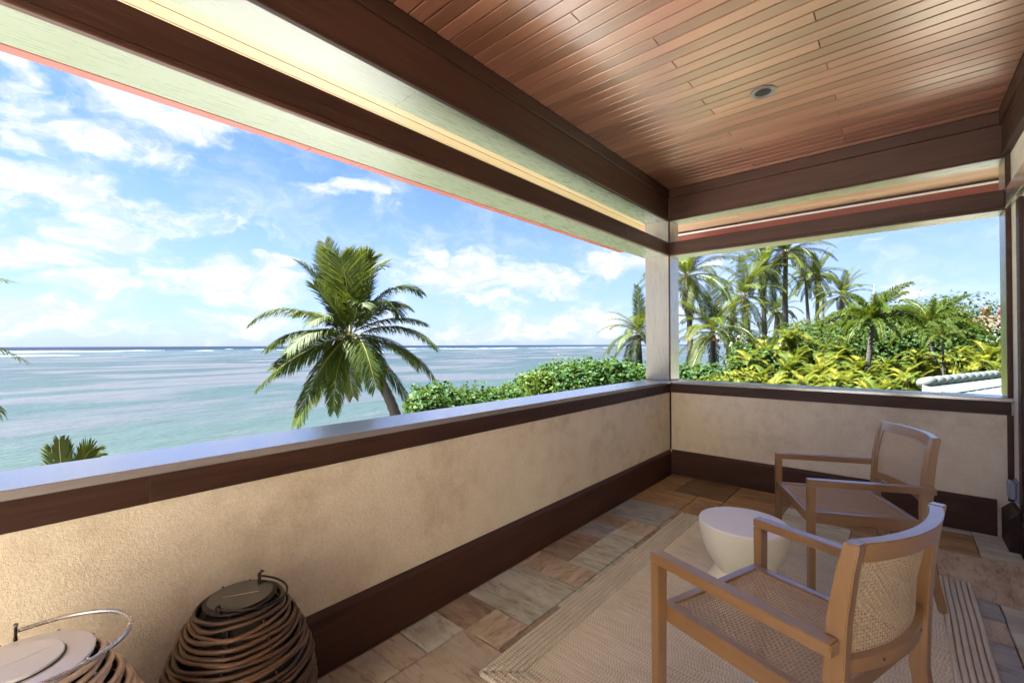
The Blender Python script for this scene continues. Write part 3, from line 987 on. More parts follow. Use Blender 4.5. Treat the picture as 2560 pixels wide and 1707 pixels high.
def make_chair(label):
    c = empty('armchair', (0, 0, 0), 0, label, 'armchair', 'teak and cane armchairs')
    L = CW / 2
    for s in (-1, 1):
        xo, xi = s * L, s * (L - CA * .86)
        q = lambda z, t, dx=0: [(xo - s * dx, 0 - t * .1, z), (xi + s * t * .6, 0 - t * .1, z), (xi + s * t * .6, -.036 + t, z), (xo - s * dx, -.036 + t, z)]
        hexa('front_leg', q(0, .006, .003), q(CHA - CT - .0005, 0), TEAKZ, c)
        # arm: slightly narrowing backwards, mitred front end, passes outside the back post
        xr = s * CWR / 2
        A = [(xo, 0, CHA - CT), (xi, 0, CHA - CT), (xi, 0, CHA), (xo, 0, CHA)]
        B = [(xr, CYR, CHA - CT), (xr - s * .046, CYR, CHA - CT), (xr - s * .046, CYR, CHA), (xr, CYR, CHA)]
        hexa('armrest', A, B, TEAK, c)
        # back post: splayed rear leg, near upright at seat, raked above the arm
        xp = s * .285
        sec = []
        for (z, y, d, w) in ((0, -.625, .032, .030), (.2, -.575, .040, .034), (.40, -.545, .046, .036), (.55, -.545, .050, .037), (.72, -.556, .048, .037), (.85, -.578, .042, .037), (CHB, -.598, .036, .037)):
            xa, xb = xp - w / 2 * s * -1, xp - w * s + w / 2 * s
            xout = xp + s * .002
            xin = xout - s * w
            sec.append([(xout, y, z), (xin, y, z), (xin, y - d, z), (xout, y - d, z)])
        loft('back_post', sec, TEAKZ, c, .003)
        # side rail of the seat
        A = [(s * (L - .052), -.028, CHS - .062), (s * (L - .090), -.028, CHS - .062), (s * (L - .090), -.028, CHS), (s * (L - .052), -.028, CHS)]
        B = [(s * .286, -.545, CHS - .062), (s * .256, -.545, CHS - .062), (s * .256, -.545, CHS), (s * .286, -.545, CHS)]
        hexa('seat_rail', A, B, TEAK, c)
    bx = lambda nm, a, b, y0, y1, z0, z1, m: under_local(box(nm, a, b, y0, y1, z0, z1, m, None, .003), c)
    bx('front_rail', -(L - CA * .86) + .001, (L - CA * .86) - .001, -.034, -.003, CHS - .058, CHS - .001, TEAKX)
    bx('rear_rail', -.2555, .2555, -.545, -.515, CHS - .058, CHS - .002, TEAKX)
    # seat cane
    hx = lambda y: (L - .088) + (.258 - (L - .088)) * (y / -.545)
    weave('seat_cane', -1, 1, -.514, -.035, .0096, .0052, lambda x, v, h: None, c) if False else None
    SW = L - .088
    weave('seat_cane', -SW, SW, -.514, -.035, .0112, .0080, lambda x, v, h: (x * hx(v) / SW, v, CHS - .007 + h - .006 * (1 - (x / SW) ** 2)), c)

    # curved back: rails and cane follow an arc that bows backwards
    def yarc(x, z):
        f = 1 - (x / .250) ** 2
        if z < .72:
            y0 = -.548 - .008 * (z - .55) / .17
        else:
            y0 = -.556 - .042 * (z - .72) / (CHB - .72)
        return y0 - .050 * max(0, f)
    for nm, z0, z1, dd in (('top_rail', CHB - .056, CHB - .001, .034), ('lower_rail', .565, .607, .030)):
        sec = []
        n = 20
        for i in range(n + 1):
            x = -.2495 + .499 * i / n
            sec.append([(x, yarc(x, z0) - .002, z0), (x, yarc(x, z1) - .002, z1), (x, yarc(x, z1) - .002 - dd, z1), (x, yarc(x, z0) - .002 - dd, z0)])
        lowr = loft(nm, sec, TEAKX, c, .002)
    for s in (-1, 1):
        sec = []
        for i in range(9):
            z = .607 + (CHB - .056 - .607) * i / 8
            xo, xi = s * .2495, s * .236
            sec.append([(xo, yarc(xo, z) - .004, z), (xi, yarc(xi, z) - .004, z), (xi, yarc(xi, z) - .026, z), (xo, yarc(xo, z) - .026, z)])
        loft('back_stile', sec, TEAKZ, c)
    weave('back_cane', -.236, .236, .607, CHB - .056, .0104, .0072, lambda x, v, h: (x, yarc(x, v) - .012 + h, v), c)
    # two oval plug holes on the back of the lower rail
    for xx in (-.12, .12):
        me_o = lathe('dowel_plug', [(.0001, 0), (.007, 0), (.007, .001)], BLACKGAP, lowr, 16)
        me_o.location = (xx, yarc(xx, .586) - .0315, .586)
        me_o.rotation_euler = (pi / 2, 0, 0)
        me_o.scale = (1, .6, 1)
    return c


def under_local(o, p):
    o.parent = p
    return o


ch1 = make_chair('nearer teak armchair with woven cane seat, seen from behind at lower right')
ch1.location = (1.363, -3.036, .012)
ch1.rotation_euler = (0, 0, R(70.9))
ch2 = ch1.copy()
COL.objects.link(ch2)
for k_ in ch1.children:
    q = k_.copy()
    q.parent = ch2
    COL.objects.link(q)
    for g_ in k_.children:
        q2 = g_.copy()
        q2.parent = q
        COL.objects.link(q2)
ch2['label'] = 'farther teak armchair facing the ocean, its woven cane backrest against the end parapet'
ch2.location = (1.418, -1.645, .012)
ch2.rotation_euler = (0, 0, R(114.5))


# ================================================================== LANTERNS
def lantern(loc, H, RM, RL, canem, metalm, lidm, label, pale, hang, seed):
    r = random.Random(seed)
    t = empty('rattan_lantern', loc, 0, label, 'lantern', 'rattan lanterns beside the parapet')
    def rad(z):
        u = z / H
        # egg outline: narrow lid, widest a little below half height, drawn in at the foot
        pts = [(0, RM * .78), (.12, RM * .89), (.28, RM * .975), (.45, RM), (.60, RM * .965), (.74, RM * .86), (.86, RM * .71), (.94, RM * .585), (1, RL * 1.06)]
        for (a, ra), (b, rb) in zip(pts[:-1], pts[1:]):
            if u <= b:
                s = (u - a) / (b - a)
                s = s * s * (3 - 2 * s) * .35 + s * .65
                return ra + (rb - ra) * s
        return pts[-1][1]
    nring = int(H / .0158)
    for i in range(nring):
        z0 = .012 + (H - .03) * i / (nring - 1)
        ph, ph2, am = r.uniform(0, 6.28), r.uniform(0, 6.28), r.uniform(.004, .010)
        pts = []
        n = 56
        tilt = r.uniform(.002, .006)
        for k in range(n):
            a = 2 * pi * k / n
            z = z0 + tilt * sin(a + ph) + .003 * sin(3 * a + ph2)
            rr = rad(max(0, min(H, z))) + .0035 * sin(4 * a + (pi if i % 2 else 0)) + .002 * sin(7 * a + ph)
            pts.append((rr * cos(a), rr * sin(a), z))
        tube('rattan_cane', pts, .0076, canem, t, 6, True)
    for k in range(8):
        a = 2 * pi * k / 8 + .2
        pts = [((rad(H * j / 14) + .001) * cos(a), (rad(H * j / 14) - .006) * sin(a), H * j / 14) for j in range(15)]
        tube('metal_rib', pts, .0035, metalm if not pale else STEEL, t, 6)
    lathe('base_plate', [(.0001, 0), (RM * .62, 0), (RM * .62, .006), (.0001, .006)], metalm, t, 40)
    # dark inner sleeve seen between the canes
    lathe('inner_sleeve', [(RM * .60, .007), (RM * .86, H * .28), (RM * .92, H * .45), (RM * .88, H * .6), (RM * .78, H * .74), (RM * .63, H * .86), (RL * .97, H - .012)], BLACKGAP, t, 40)
    lid = lathe('lid', [(RL * .9, H - .012), (RL, H - .010), (RL + .002, H - .002), (RL, H + .001), (RL * .97, H + .002), (.001, H + .004)], lidm, t, 64, sharp=False)
    if pale:
        lathe('raised_disc', [(RL * .60, H + .0045), (RL * .60, H + .012), (RL * .585, H + .0135), (.001, H + .0138)], LIDWHITE, lid, 64)
        lathe('disc_seam', [(RL * .602, H + .0046), (RL * .625, H + .0046), (RL * .625, H + .0060), (RL * .602, H + .0060)], BLACKMETAL, lid, 64)
        x0, x1, zz = -RL * .42, RL * .42, H + .0152
        ob = box('bright_line', x0, x1, -.0016, .0016, zz, zz + .0006, WHITEP, lid, 0)
        ob.rotation_euler = (0, 0, R(100))
    else:
        lathe('solar_disc', [(RL * .90, H + .0045), (RL * .90, H + .0065), (.001, H + .0068)], SOLAR, lid, 64)
        ob = box('bright_line', -RL * .50, RL * .50, -.0012, .0012, H + .0072, H + .0077, RATPALE, lid, 0)
        ob.rotation_euler = (0, 0, R(62))
    # bail handle hooked in two eyelets, fallen to one side
    ha, out, rise, sp = hang
    e = []
    for s in (-1, 1):
        ex, ey = s * RL * sp * cos(ha), s * RL * sp * sin(ha)
        pts = [(ex + .010 * cos(q), ey, H + .014 + .013 * sin(q)) for q in [pi * 2 * j / 12 for j in range(12)]]
        ey_ = tube('eyelet', pts, .0032, metalm, t, 6, True)
        tube('eyelet_stem', [(ex, ey, H - .008), (ex, ey, H + .004)], .004, metalm, ey_, 6)
        e.append((ex, ey))
    n = 28
    nx_, ny_ = -sin(ha), cos(ha)
    pts = []
    for j in range(n + 1):
        q = pi * j / n
        cx_ = e[0][0] * (1 + cos(q)) / 2 + e[1][0] * (1 - cos(q)) / 2
        cy_ = e[0][1] * (1 + cos(q)) / 2 + e[1][1] * (1 - cos(q)) / 2
        ex_ = 1 + .10 * sin(q)
        pts.append((cx_ * ex_ + nx_ * out * sin(q), cy_ * ex_ + ny_ * out * sin(q), H + .018 + rise * sin(q)))
    hk = lambda p, s: [(p[0] + s * .012 * cos(ha), p[1] + s * .012 * sin(ha), p[2] + .012), (p[0] + s * .022 * cos(ha), p[1] + s * .022 * sin(ha), p[2] + .004)]
    pts = hk(pts[0], -1)[::-1] + pts + hk(pts[-1], 1)
    tube('bail_handle', pts, .0055 if pale else .0036, STEEL if pale else metalm, t, 8)
    return t


lantern((.262, -4.398, .0), .602, .228, .106, RATDARK, BLACKMETAL, BLACKMETAL, 'brown rattan lantern with dark solar lid and black wire handle, beside the ocean parapet', False, (R(128), -.150, -.012, .95), 3)
lantern((.385, -4.905, .0), .70, .268, .135, RATPALE, BLACKMETAL, LIDWHITE, 'taller pale rattan lantern with round white metal lid at the bottom left corner', True, (R(180), -.205, .0, 1.14), 5)

# ================================================================== OUTDOOR GROUND AND SEA
GZ, WZ = -3.4, -4.3


def sheet(name, pts, z, mat, kind='structure', sub=1):
    o = mesh_obj(name, [(p[0], p[1], z) for p in pts], [tuple(range(len(pts)))], mat)
    o['kind'] = kind
    return o


seao = sheet('sea', [(12000, -12000), (12000, 12000), (-12000, 12000), (-12000, -12000)], WZ, SEA)
# land: terrain polygon with sloping beach edge
shore = [(-7.5, -60), (-7.2, -20), (-7.0, -8), (-7.8, 0), (-9.5, 10), (-12, 22), (-16, 40), (-24, 62), (-22, 85), (14, 120), (60, 160), (160, 200), (200, -60)]
V, F = [], []
n = len(shore)
cen = Vector((30, 20))
for lv in range(3):
    for i, (x, y) in enumerate(shore):
        d = (Vector((x, y)) - cen).normalized()
        off, z = ((0, GZ), (1.5, GZ - .4), (6, WZ - .6))[lv]
        V.append((x + d.x * off, y + d.y * off, z))
F.append(tuple(range(n)))
for lv in range(2):
    for i in range(n):
        F.append((lv * n + i, (lv + 1) * n + i, (lv + 1) * n + (i + 1) % n, lv * n + (i + 1) % n))
land = mesh_obj('ground', V, F, None, mats=[GRASS, SAND], fm=[0] + [1] * (2 * n))
bs = mesh_obj('bounce_beach', [(-2.0, -60, GZ + .02), (-1.8, -8, GZ + .02), (-4.2, 6, GZ + .02), (-9.5, 22, GZ + .02), (-12, 22, GZ + .02), (-9.5, 10, GZ + .02), (-7.8, 0, GZ + .02), (-7.0, -8, GZ + .02), (-7.5, -60, GZ + .02)], [tuple(range(9))], SAND)  # unseen sand strip, added to bounce sunlight up to the ceiling
bs['kind'] = 'structure'
bm = bmesh.new()
bm.from_mesh(land.data)
bmesh.ops.recalc_face_normals(bm, faces=bm.faces)
bm.to_mesh(land.data)
bm.free()
land['kind'] = 'structure'
# lower storey under the lanai
lw = empty('lower_storey_wall', (1, -3, GZ), 0, 'beige lower storey carrying the terrace', 'wall')
pbox('stucco_panel', lw, -.20, 6.4, -18.0, .20, GZ - .1, -.301, STUCCO, bev=0)

# breakers on the reef: irregular little foam ridges
V, F = [], []
rb = random.Random(11)
for q in range(46):
    D = rb.choice([760, 800, 640, 900, 420, 700])
    px = rb.uniform(0, 1500) * 1.088
    d = ray(px, 865)
    a = Vector((d.x, d.y, 0)).normalized()
    c = Vector((CAM.x, CAM.y, WZ)) + a * (D * rb.uniform(.95, 1.1))
    side = Vector((-a.y, a.x, 0))
    ln, wd, ht = rb.uniform(5, 34) * (D / 760), rb.uniform(1, 2), rb.uniform(.08, .34)
    n = 10
    b = len(V)
    for i in range(n + 1):
        s = i / n * 2 - 1
        p = c + side * ln * s + a * (noise.noise((q, s * 3, 0)) * ln * .06)
        h = ht * max(.08, (1 - s * s)) * (.6 + .5 * abs(noise.noise((q * 3, s * 7, 1))) * 2)
        V += [p - a * wd, p + Vector((0, 0, h)), p + a * wd]
    for i in range(n):
        for k in range(2):
            F.append((b + i * 3 + k, b + i * 3 + k + 1, b + i * 3 + 3 + k + 1, b + i * 3 + 3 + k))
fo = mesh_obj('breaking_waves', V, F, FOAM)
fo['kind'] = 'stuff'


# ================================================================== PALMS
def frond_mesh(name, L, arch, droop, nl, ll, seed, lw=.05, leafm=None, hang=.5, fwd=.75, vee=.25, twist=0.0, full=False, curl=None):
    """rachis starts at the origin along +X, arching in the XZ plane; leaflets left and right"""
    r = random.Random(seed)
    n = 16
    pts, an = [Vector((0, 0, 0))], arch
    for i in range(n):
        s = (i + 1) / n
        a = arch - droop * (s ** 1.35)
        pts.append(pts[-1] + Vector((cos(a), 0, sin(a))) * (L / n))
    return frond_from_pts(name, pts, Vector((0, 1, 0)), nl, ll, seed, lw, leafm, hang, fwd, vee, full)


def sample(pts, s):
    f = s * (len(pts) - 1)
    i = min(int(f), len(pts) - 2)
    return pts[i].lerp(pts[i + 1], f - i), (pts[i + 1] - pts[i]).normalized()


def frond_from_pts(name, pts, side, nl, ll, seed, lw=.05, leafm=None, hang=.5, fwd=.75, vee=.25, full=False):
    r = random.Random(seed)
    V, F, M = [], [], []
    L = sum((pts[i + 1] - pts[i]).length for i in range(len(pts) - 1))
    rr = [max(.004, L * .0075 * (1 - .85 * i / (len(pts) - 1))) for i in range(len(pts))]
    tube_data(pts, rr, 5, False, V, F)
    M += [1] * len(F)
    for sd in (-1, 1):
        for k in range(nl):
            s = .10 + .90 * (k + r.uniform(-.3, .3)) / nl
            s = min(max(s, .05), .995)
            p, tg = sample(pts, s)
            sv = (side - tg * side.dot(tg)).normalized()
            nm = sv.cross(tg)
            if nm.z < 0:
                nm = -nm
            prof = min(1, .45 + 2.2 * s) * (1 - .62 * max(0, (s - .55) / .45) ** 1.6)
            l = ll * prof * r.uniform(.85, 1.08)
            if full:
                ang = r.uniform(-1.3, 1.5)
                out = sv * sd * cos(ang) + nm * sin(ang)
            else:
                out = sv * sd + nm * (vee + r.uniform(-.12, .12))
            dr = (out.normalized() + tg * (fwd + .5 * s) * r.uniform(.85, 1.15)).normalized()
            wv = tg.cross(dr).cross(dr)
            wv = (tg - dr * tg.dot(dr))
            if wv.length < .05:
                continue
            wv = wv.normalized() * lw * r.uniform(.8, 1.15) * .5
            hg = hang * r.uniform(.6, 1.35)
            p1 = p + dr * l * .45
            d2 = (dr + Vector((0, 0, -hg * .9))).normalized()
            p2 = p1 + d2 * l * .35
            d3 = (d2 + Vector((0, 0, -hg * 1.1))).normalized()
            p3 = p2 + d3 * l * .25
            b = len(V)
            V += [p - wv * .5, p + wv * .5, p1 - wv, p1 + wv, p2 - wv * .8, p2 + wv * .8, p3]
            F += [(b, b + 1, b + 3, b + 2), (b + 2, b + 3, b + 5, b + 4), (b + 4, b + 5, b + 6)]
            M += [0, 0, 0]
    me = bpy.data.meshes.new(name)
    me.from_pydata([tuple(v) for v in V], [], F)
    me.materials.append(leafm or PALMLEAF)
    me.materials.append(RACHIS)
    me.polygons.foreach_set('material_index', M)
    me.update()
    return me


def bez(a, b, c, n=16):
    return [a * (1 - t) ** 2 + b * 2 * t * (1 - t) + c * t * t for t in [i / n for i in range(n + 1)]]


def trunk(p, pts, r0, r1, mat=None):
    n = len(pts)
    P = []
    R_ = []
    m = 26
    for i in range(m + 1):
        q, _ = sample(pts, i / m)
        P.append(q)
        f = i / m
        R_.append((r0 * (1 - f) + r1 * f + (r0 * .6 * max(0, 1 - f * 14))) * (1 + .05 * (1 if i % 2 else -1)))
    V, F = tube_data(P, R_, 10)
    o = mesh_obj('trunk', V, F, mat or TRUNKM, None, True)
    return under(o, p)


def nuts(p, c, n, seed, rad=.35, size=.13):
    r = random.Random(seed)
    for k in range(n):
        a = r.uniform(0, 6.28)
        bm = bmesh.new()
        bmesh.ops.create_icosphere(bm, subdivisions=2, radius=size)
        bmesh.ops.scale(bm, vec=(1, 1, 1.2), verts=bm.verts)
        me = bpy.data.meshes.new('coconut')
        bm.to_mesh(me)
        bm.free()
        me.materials.append(BRACT)
        o = instance('coconut', me, None, c + Vector((cos(a) * rad * r.uniform(.6, 1), sin(a) * rad * r.uniform(.6, 1), r.uniform(-.45, -.05))))
        under(o, p)


# ---- the large leaning palm in front of the sea: every frond measured one by one
BP_D = 15.5
z8 = lambda a, b: (600 + a / 2.2615, 580 + b / 2.2615)
bpc = at(*z8(622, 590), BP_D)
bigpalm = empty('coconut_palm', at(*z8(885, 1020), BP_D), 0, 'large leaning coconut palm alone in front of the sea, left of the hedge', 'palm tree')
bigpalm.location.z = GZ
fdir = Vector((FW.x, FW.y, 0)).normalized()


def zp(a, b, dep=0.0):
    px, py = z8(a, b)
    d = ray(px, py)
    return CAM + d * ((BP_D + dep) / math.hypot(d.x, d.y))


# tip, control point (zoom px), depth of tip and control behind (+) or before (-) the crown, leaflet length, hang, vee
FR = [((478, 62), (520, 250), .9, .4, .62, .06, .1), ((345, 180), (470, 270), .5, .3, .70, .15, .1), ((572, 150), (600, 210), -1.0, -.7, .85, .10, .0),
      ((655, 125), (650, 250), .8, .5, .8, .10, .1), ((795, 195), (690, 160), .9, .6, .75, .15, .1), ((745, 145), (660, 190), -.4, -.2, .75, .15, .1), ((420, 300), (500, 380), -.6, -.4, .6, .15, .1),
      ((62, 512), (270, 330), -.2, -.3, .60, .55, .0), ((148, 665), (330, 500), 1.0, .6, .55, .6, .0), ((268, 680), (440, 470), -1.6, -1.0, .60, .6, .0),
      ((98, 885), (330, 640), .2, .0, .66, .75, .0), ((318, 1088), (440, 720), -1.1, -.7, .66, .6, .0), ((532, 1012), (530, 700), -.7, -.7, .6, .5, .0), ((500, 860), (560, 620), 1.4, 1.0, .55, .5, .0),
      ((768, 880), (690, 520), -1.9, -1.2, .72, .6, .0), ((990, 1005), (800, 680), -.7, -.5, .66, .6, .0), ((1113, 860), (990, 600), .5, .2, .66, .7, .0),
      ((1110, 652), (930, 450), -.9, -.5, .62, .6, .0), ((1052, 520), (860, 430), .9, .5, .55, .5, .0), ((1026, 350), (850, 200), 1.1, .6, .62, .55, .1),
      ((900, 470), (830, 280), -1.2, -.7, .62, .55, .0), ((400, 520), (500, 420), -1.1, -.6, .55, .5, .1), ((700, 420), (680, 330), -1.5, -.9, .6, .3, .1),
      ((230, 600), (380, 520), -.6, -.4, .55, .6, .0), ((190, 780), (380, 640), .9, .6, .6, .6, .0), ((1010, 770), (880, 560), 1.2, .8, .6, .6, .0), ((640, 930), (600, 700), .8, .6, .55, .4, .0), ((420, 960), (500, 680), .7, .5, .6, .6, .0), ((960, 430), (840, 350), -.3, -.2, .55, .5, .0), ((640, 60 + 120), (630, 300), 1.4, .9, .8, .1, .1), ((300, 470), (450, 400), 1.4, .9, .5, .4, .0)]
for i, (tip, ctl, dt, dc, ll, hg, vee) in enumerate(FR):
    b0 = bpc + Vector((rnd.uniform(-.08, .08), rnd.uniform(-.08, .08), rnd.uniform(-.1, .1)))
    tp, cp = zp(*tip, dt), zp(*ctl, dc)
    hd = Vector(((tp - b0).x, (tp - b0).y, 0))
    side = Vector((-hd.y, hd.x, 0)).normalized() if hd.length > .05 else RT0.copy()
    if i in (2, 0, 3, 24, 22):
        side = (RT0 * 1.0 + side * .15).normalized()
    pts = [p - b0 for p in bez(b0, cp, tp)]
    L = sum((pts[k + 1] - pts[k]).length for k in range(16))
    me = frond_from_pts('frond', pts, side, int(38 * L) + 8, ll * 1.30, 100 + i, .034, PALMLEAF, hg, .8, vee)
    under(instance('frond', me, None, b0), bigpalm)
trunk(bigpalm, bez(zp(905, 1130, .3), zp(850, 860, .1), bpc + Vector((0, 0, -.15)), 20), .19, .15, TRUNKD)
tb = zp(905, 1130, .3)
trunk(bigpalm, [Vector((tb.x + .5, tb.y + .3, GZ - .1)), Vector((tb.x + .15, tb.y + .08, (GZ + tb.z) / 2)), tb + Vector((0, 0, .05))], .24, .19, TRUNKD)
nuts(bigpalm, bpc, 6, 4, .28, .11)

# ---- banks of shared frond meshes
coco = [frond_mesh('frond', 3.9, R(a), R(d), 84, .74, 20 + i, .034, m_, h, .8, .1) for i, (a, d, h, m_) in enumerate(
    [(80, 38, .15, PALMLEAF), (64, 62, .3, PALMSUN), (46, 76, .4, PALMLEAF), (30, 82, .5, PALMSUN), (12, 74, .55, PALMLEAF), (-12, 58, .55, PALMSUN), (-38, 40, .4, PALMLEAF)])]
arec = [frond_mesh('frond', 1.9, R(a), R(d), 34, .52, 50 + i, .048, ARECA, h, .9, .35) for i, (a, d, h) in enumerate(
    [(82, 55, .2), (70, 80, .25), (58, 95, .3), (45, 100, .35), (30, 90, .4)])]
arecb = [frond_mesh('frond', 1.9, R(a), R(d), 34, .52, 58 + i, .048, ARECB, h, .9, .35) for i, (a, d, h) in enumerate(
    [(82, 60, .2), (68, 85, .25), (55, 100, .3), (40, 105, .35), (20, 90, .4)])]
foxt = [frond_mesh('frond', 2.3, R(a), R(d), 190, .27, 70 + i, .026, FOXT, h, .5, .2, full=True) for i, (a, d, h) in enumerate(
    [(75, 70, .15), (55, 95, .2), (35, 100, .25), (12, 85, .3)])]


def crown(root, c, bank, n, scale, seed, lo=0.0, wind=0.0):
    r = random.Random(seed)
    n = int(n * (1.2 if bank is coco else 1))
    for k in range(n):
        f = (k + .5) / n
        idx = min(len(bank) - 1, int((f * (1 - lo) + lo) * len(bank)))
        a = k * 2.39996 + r.uniform(-.25, .25)
        o = instance('frond', bank[idx], None, c + Vector((0, 0, r.uniform(-.1, .1) * scale)), (r.uniform(-.2, .2), r.uniform(-.14, .14), a), (scale * r.uniform(.85, 1.1),) * 3)
        under(o, root)


def coconut(pc, base, D, s, n, label, seed, mid=None, rt=.16, nn=5, group='coconut palms in the grove beyond the end parapet', band=None, lo=0.0, tm=None):
    c = at(*pc, D)
    b = at(*base, D)
    g = Vector((b.x, b.y, GZ - .1))
    if b.z < GZ:
        b.z = GZ + .5
    root = empty('coconut_palm', (g.x, g.y, GZ), 0, label, 'palm tree', group)
    crown(root, c, coco, n, s * 1.16, seed, lo)
    m = at(*(mid or ((pc[0] + base[0]) / 2, (pc[1] + base[1]) / 2)), D)
    ctrl = [g] + bez(b, m, c + Vector((0, 0, -.1)), 14)
    if (b - g).length > .3:
        V = []
    trunk(root, ctrl, rt * 1.15, rt * .75, tm)
    if nn:
        nuts(root, c, nn, seed, .38 * s, .14 * s)
    if band:
        q = at(*band, D)
        o = tube('metal_band', [q + Vector((0, 0, -.22)), q + Vector((0, 0, .22))], rt * 1.25, WHITETRUNK, None, 12)
        under(o, root)
    return root


z4 = lambda a, b: (1500 + a / 2.2189, 560 + b / 2.2189)
coconut(z4(482, 290), z4(503, 860), 27, .74, 24, 'tall slender coconut palm with a metal trunk band, just right of the corner post', 1, z4(500, 520), .15, 5, band=z4(502, 828))
coconut(z4(628, 600), z4(630, 860), 25, .64, 26, 'short bushy coconut palm with dark trunk, second from the corner post', 2, z4(622, 740), .15, 4, tm=TRUNKD)
coconut(z4(805, 405), z4(845, 720), 33, .64, 22, 'coconut palm with orange fruit stalks at mid height, left of the tallest palm', 3, z4(812, 560), .15, 8)
coconut(z4(900, 255), z4(918, 690), 36, .66, 24, 'tall full coconut palm immediately left of the tallest palm', 4, z4(908, 480), .16, 3)
coconut(z4(1032, 160), z4(1032, 640), 38, .70, 26, 'tallest coconut palm of the grove, its crown touching the header rail', 5, z4(1022, 400), .19, 9)
coconut(z4(1140, 300), z4(1162, 620), 47, .52, 18, 'thin ragged coconut palm right of the tallest palm', 6, z4(1150, 460), .14, 3)
coconut(z4(1205, 285), z4(1203, 620), 46, .56, 22, 'slim coconut palm with a round dark crown above the broadleaf trees', 7, z4(1206, 450), .15, 4)
coconut(z4(1345, 395), z4(1350, 650), 44, .56, 24, 'coconut palm rightmost of the grove, crown low over the broadleaf trees', 8, z4(1347, 520), .16, 3)
coconut(z4(1236, 400), z4(1238, 640), 58, .38, 14, 'small far coconut palm between the two slim palms', 9, z4(1238, 520), .14, 0)
coconut(z4(985, 480), z4(975, 700), 42, .48, 22, 'dark coconut palm low behind the tallest palm trunk', 10, z4(978, 600), .22, 2, tm=TRUNKD)
coconut(z4(735, 530), z4(712, 840), 36, .40, 18, 'leaning coconut palm behind the short bushy one', 12, z4(700, 700), .17, 2, tm=TRUNKD)
coconut(z4(790, 600), z4(722, 840), 40, .36, 14, 'small coconut palm with a slanting trunk near the shoreline rocks', 13, z4(735, 730), .15, 0, tm=TRUNKD)
coconut(z4(212, 600), z4(225, 900), 19.5, .43, 22, 'coconut palm partly hidden behind the corner post, above the tall hedge', 14, z4(215, 750), .15, 5, group='coconut palms in front of the sea')
# palm cut by the left edge of the photograph, and a small one just showing over the cap
coconut((-700, 950), (-700, 1500), 8.5, .50, 22, 'coconut palm at the far left edge, only its frond tips in view', 15, None, .14, 0, group='coconut palms in front of the sea', lo=.1)

sp = at(200, 1190, 8.2)
small = empty('young_palm', (sp.x, sp.y, GZ), 0, 'young palm whose frond tips just show above the parapet cap at lower left', 'palm tree')
spc = at(178, 1265, 8.2)
for i, (tip, ctl) in enumerate([((148, 1101), (150, 1180)), ((162, 1103), (165, 1180)), ((236, 1124), (205, 1120)), ((245, 1135), (200, 1135)), ((128, 1120), (140, 1190))]):
    pts = [p - spc for p in bez(spc, at(*ctl, 8.2 + .1 * i), at(*tip, 8.2 + .15 * i))]
    me = frond_from_pts('frond', pts, RT0 if i < 2 else Vector((0, 0, 1)).cross(RT0) + RT0 * .3, 46, .26, 300 + i, .018, PALMSUN, .12, 1.5, .1)
    under(instance('frond', me, None, spc), small)
trunk(small, [Vector((spc.x, spc.y, GZ - .1)), Vector((spc.x, spc.y, -1.5)), spc], .14, .09, TRUNKD)


# ================================================================== LEAFY THINGS
def leaf_mesh(name, w, l, mat, fold=.25):
    n = 6
    V = [(0, 0, 0)]
    top = []
    F = []
    pr = [(.0, .0), (.16, .72), (.42, 1.0), (.70, .86), (.9, .45), (1.0, .0)]
    for (s, k) in pr:
        V += [(s * l, -k * w / 2, fold * k * w * .5 - .12 * l * s * s), (s * l, 0, -.12 * l * s * s), (s * l, k * w / 2, fold * k * w * .5 - .12 * l * s * s)]
    for i in range(len(pr) - 1):
        b = 1 + i * 3
        F += [(b, b + 1, b + 4, b + 3), (b + 1, b + 2, b + 5, b + 4)]
    me = bpy.data.meshes.new(name)
    me.from_pydata(V, [], F)
    me.materials.append(mat)
    return me


def scatter_leaves(V, F, pts, size, r, up=.6, simple=False):
    for (p, nrm) in pts:
        s = size * r.uniform(.65, 1.2)
        n = (nrm * .8 + Vector((r.gauss(0, .45), r.gauss(0, .45), up + r.gauss(0, .35)))).normalized()
        t = n.cross(Vector((r.gauss(0, 1), r.gauss(0, 1), r.gauss(0, 1)))).normalized()
        u = n.cross(t)
        b = len(V)
        if simple:
            V += [p - t * s * .5, p - u * s * .32 + n * s * .08, p + t * s * .55, p + u * s * .32 + n * s * .08]
            F += [(b, b + 1, b + 2), (b, b + 2, b + 3)]
        else:
            V += [p - t * s * .5, p - t * s * .15 - u * s * .42 + n * s * .1, p + t * s * .3 - u * s * .38 + n * s * .1, p + t * s * .52, p + t * s * .3 + u * s * .38 + n * s * .1, p - t * s * .15 + u * s * .42 + n * s * .1]
            F += [(b, b + 1, b + 2, b + 3), (b, b + 3, b + 4, b + 5)]


def blob_points(c, rx, ry, rz, n, r, shell=.35, lump=.3, seed=0, zmin=None):
    out = []
    for _ in range(n):
        d = Vector((r.gauss(0, 1), r.gauss(0, 1), r.gauss(0, 1))).normalized()
        k = 1 + lump * noise.noise((d.x * 2.1 + seed, d.y * 2.1, d.z * 2.1)) * 1.6 + lump * .5 * noise.noise((d.x * 5 + seed, d.y * 5, d.z * 5))
        k *= 1 - shell * r.random() ** 1.6
        p = Vector((c[0] + d.x * rx * k, c[1] + d.y * ry * k, c[2] + d.z * rz * k))
        if zmin is not None and p.z < zmin:
            continue
        out.append((p, d))
    return out


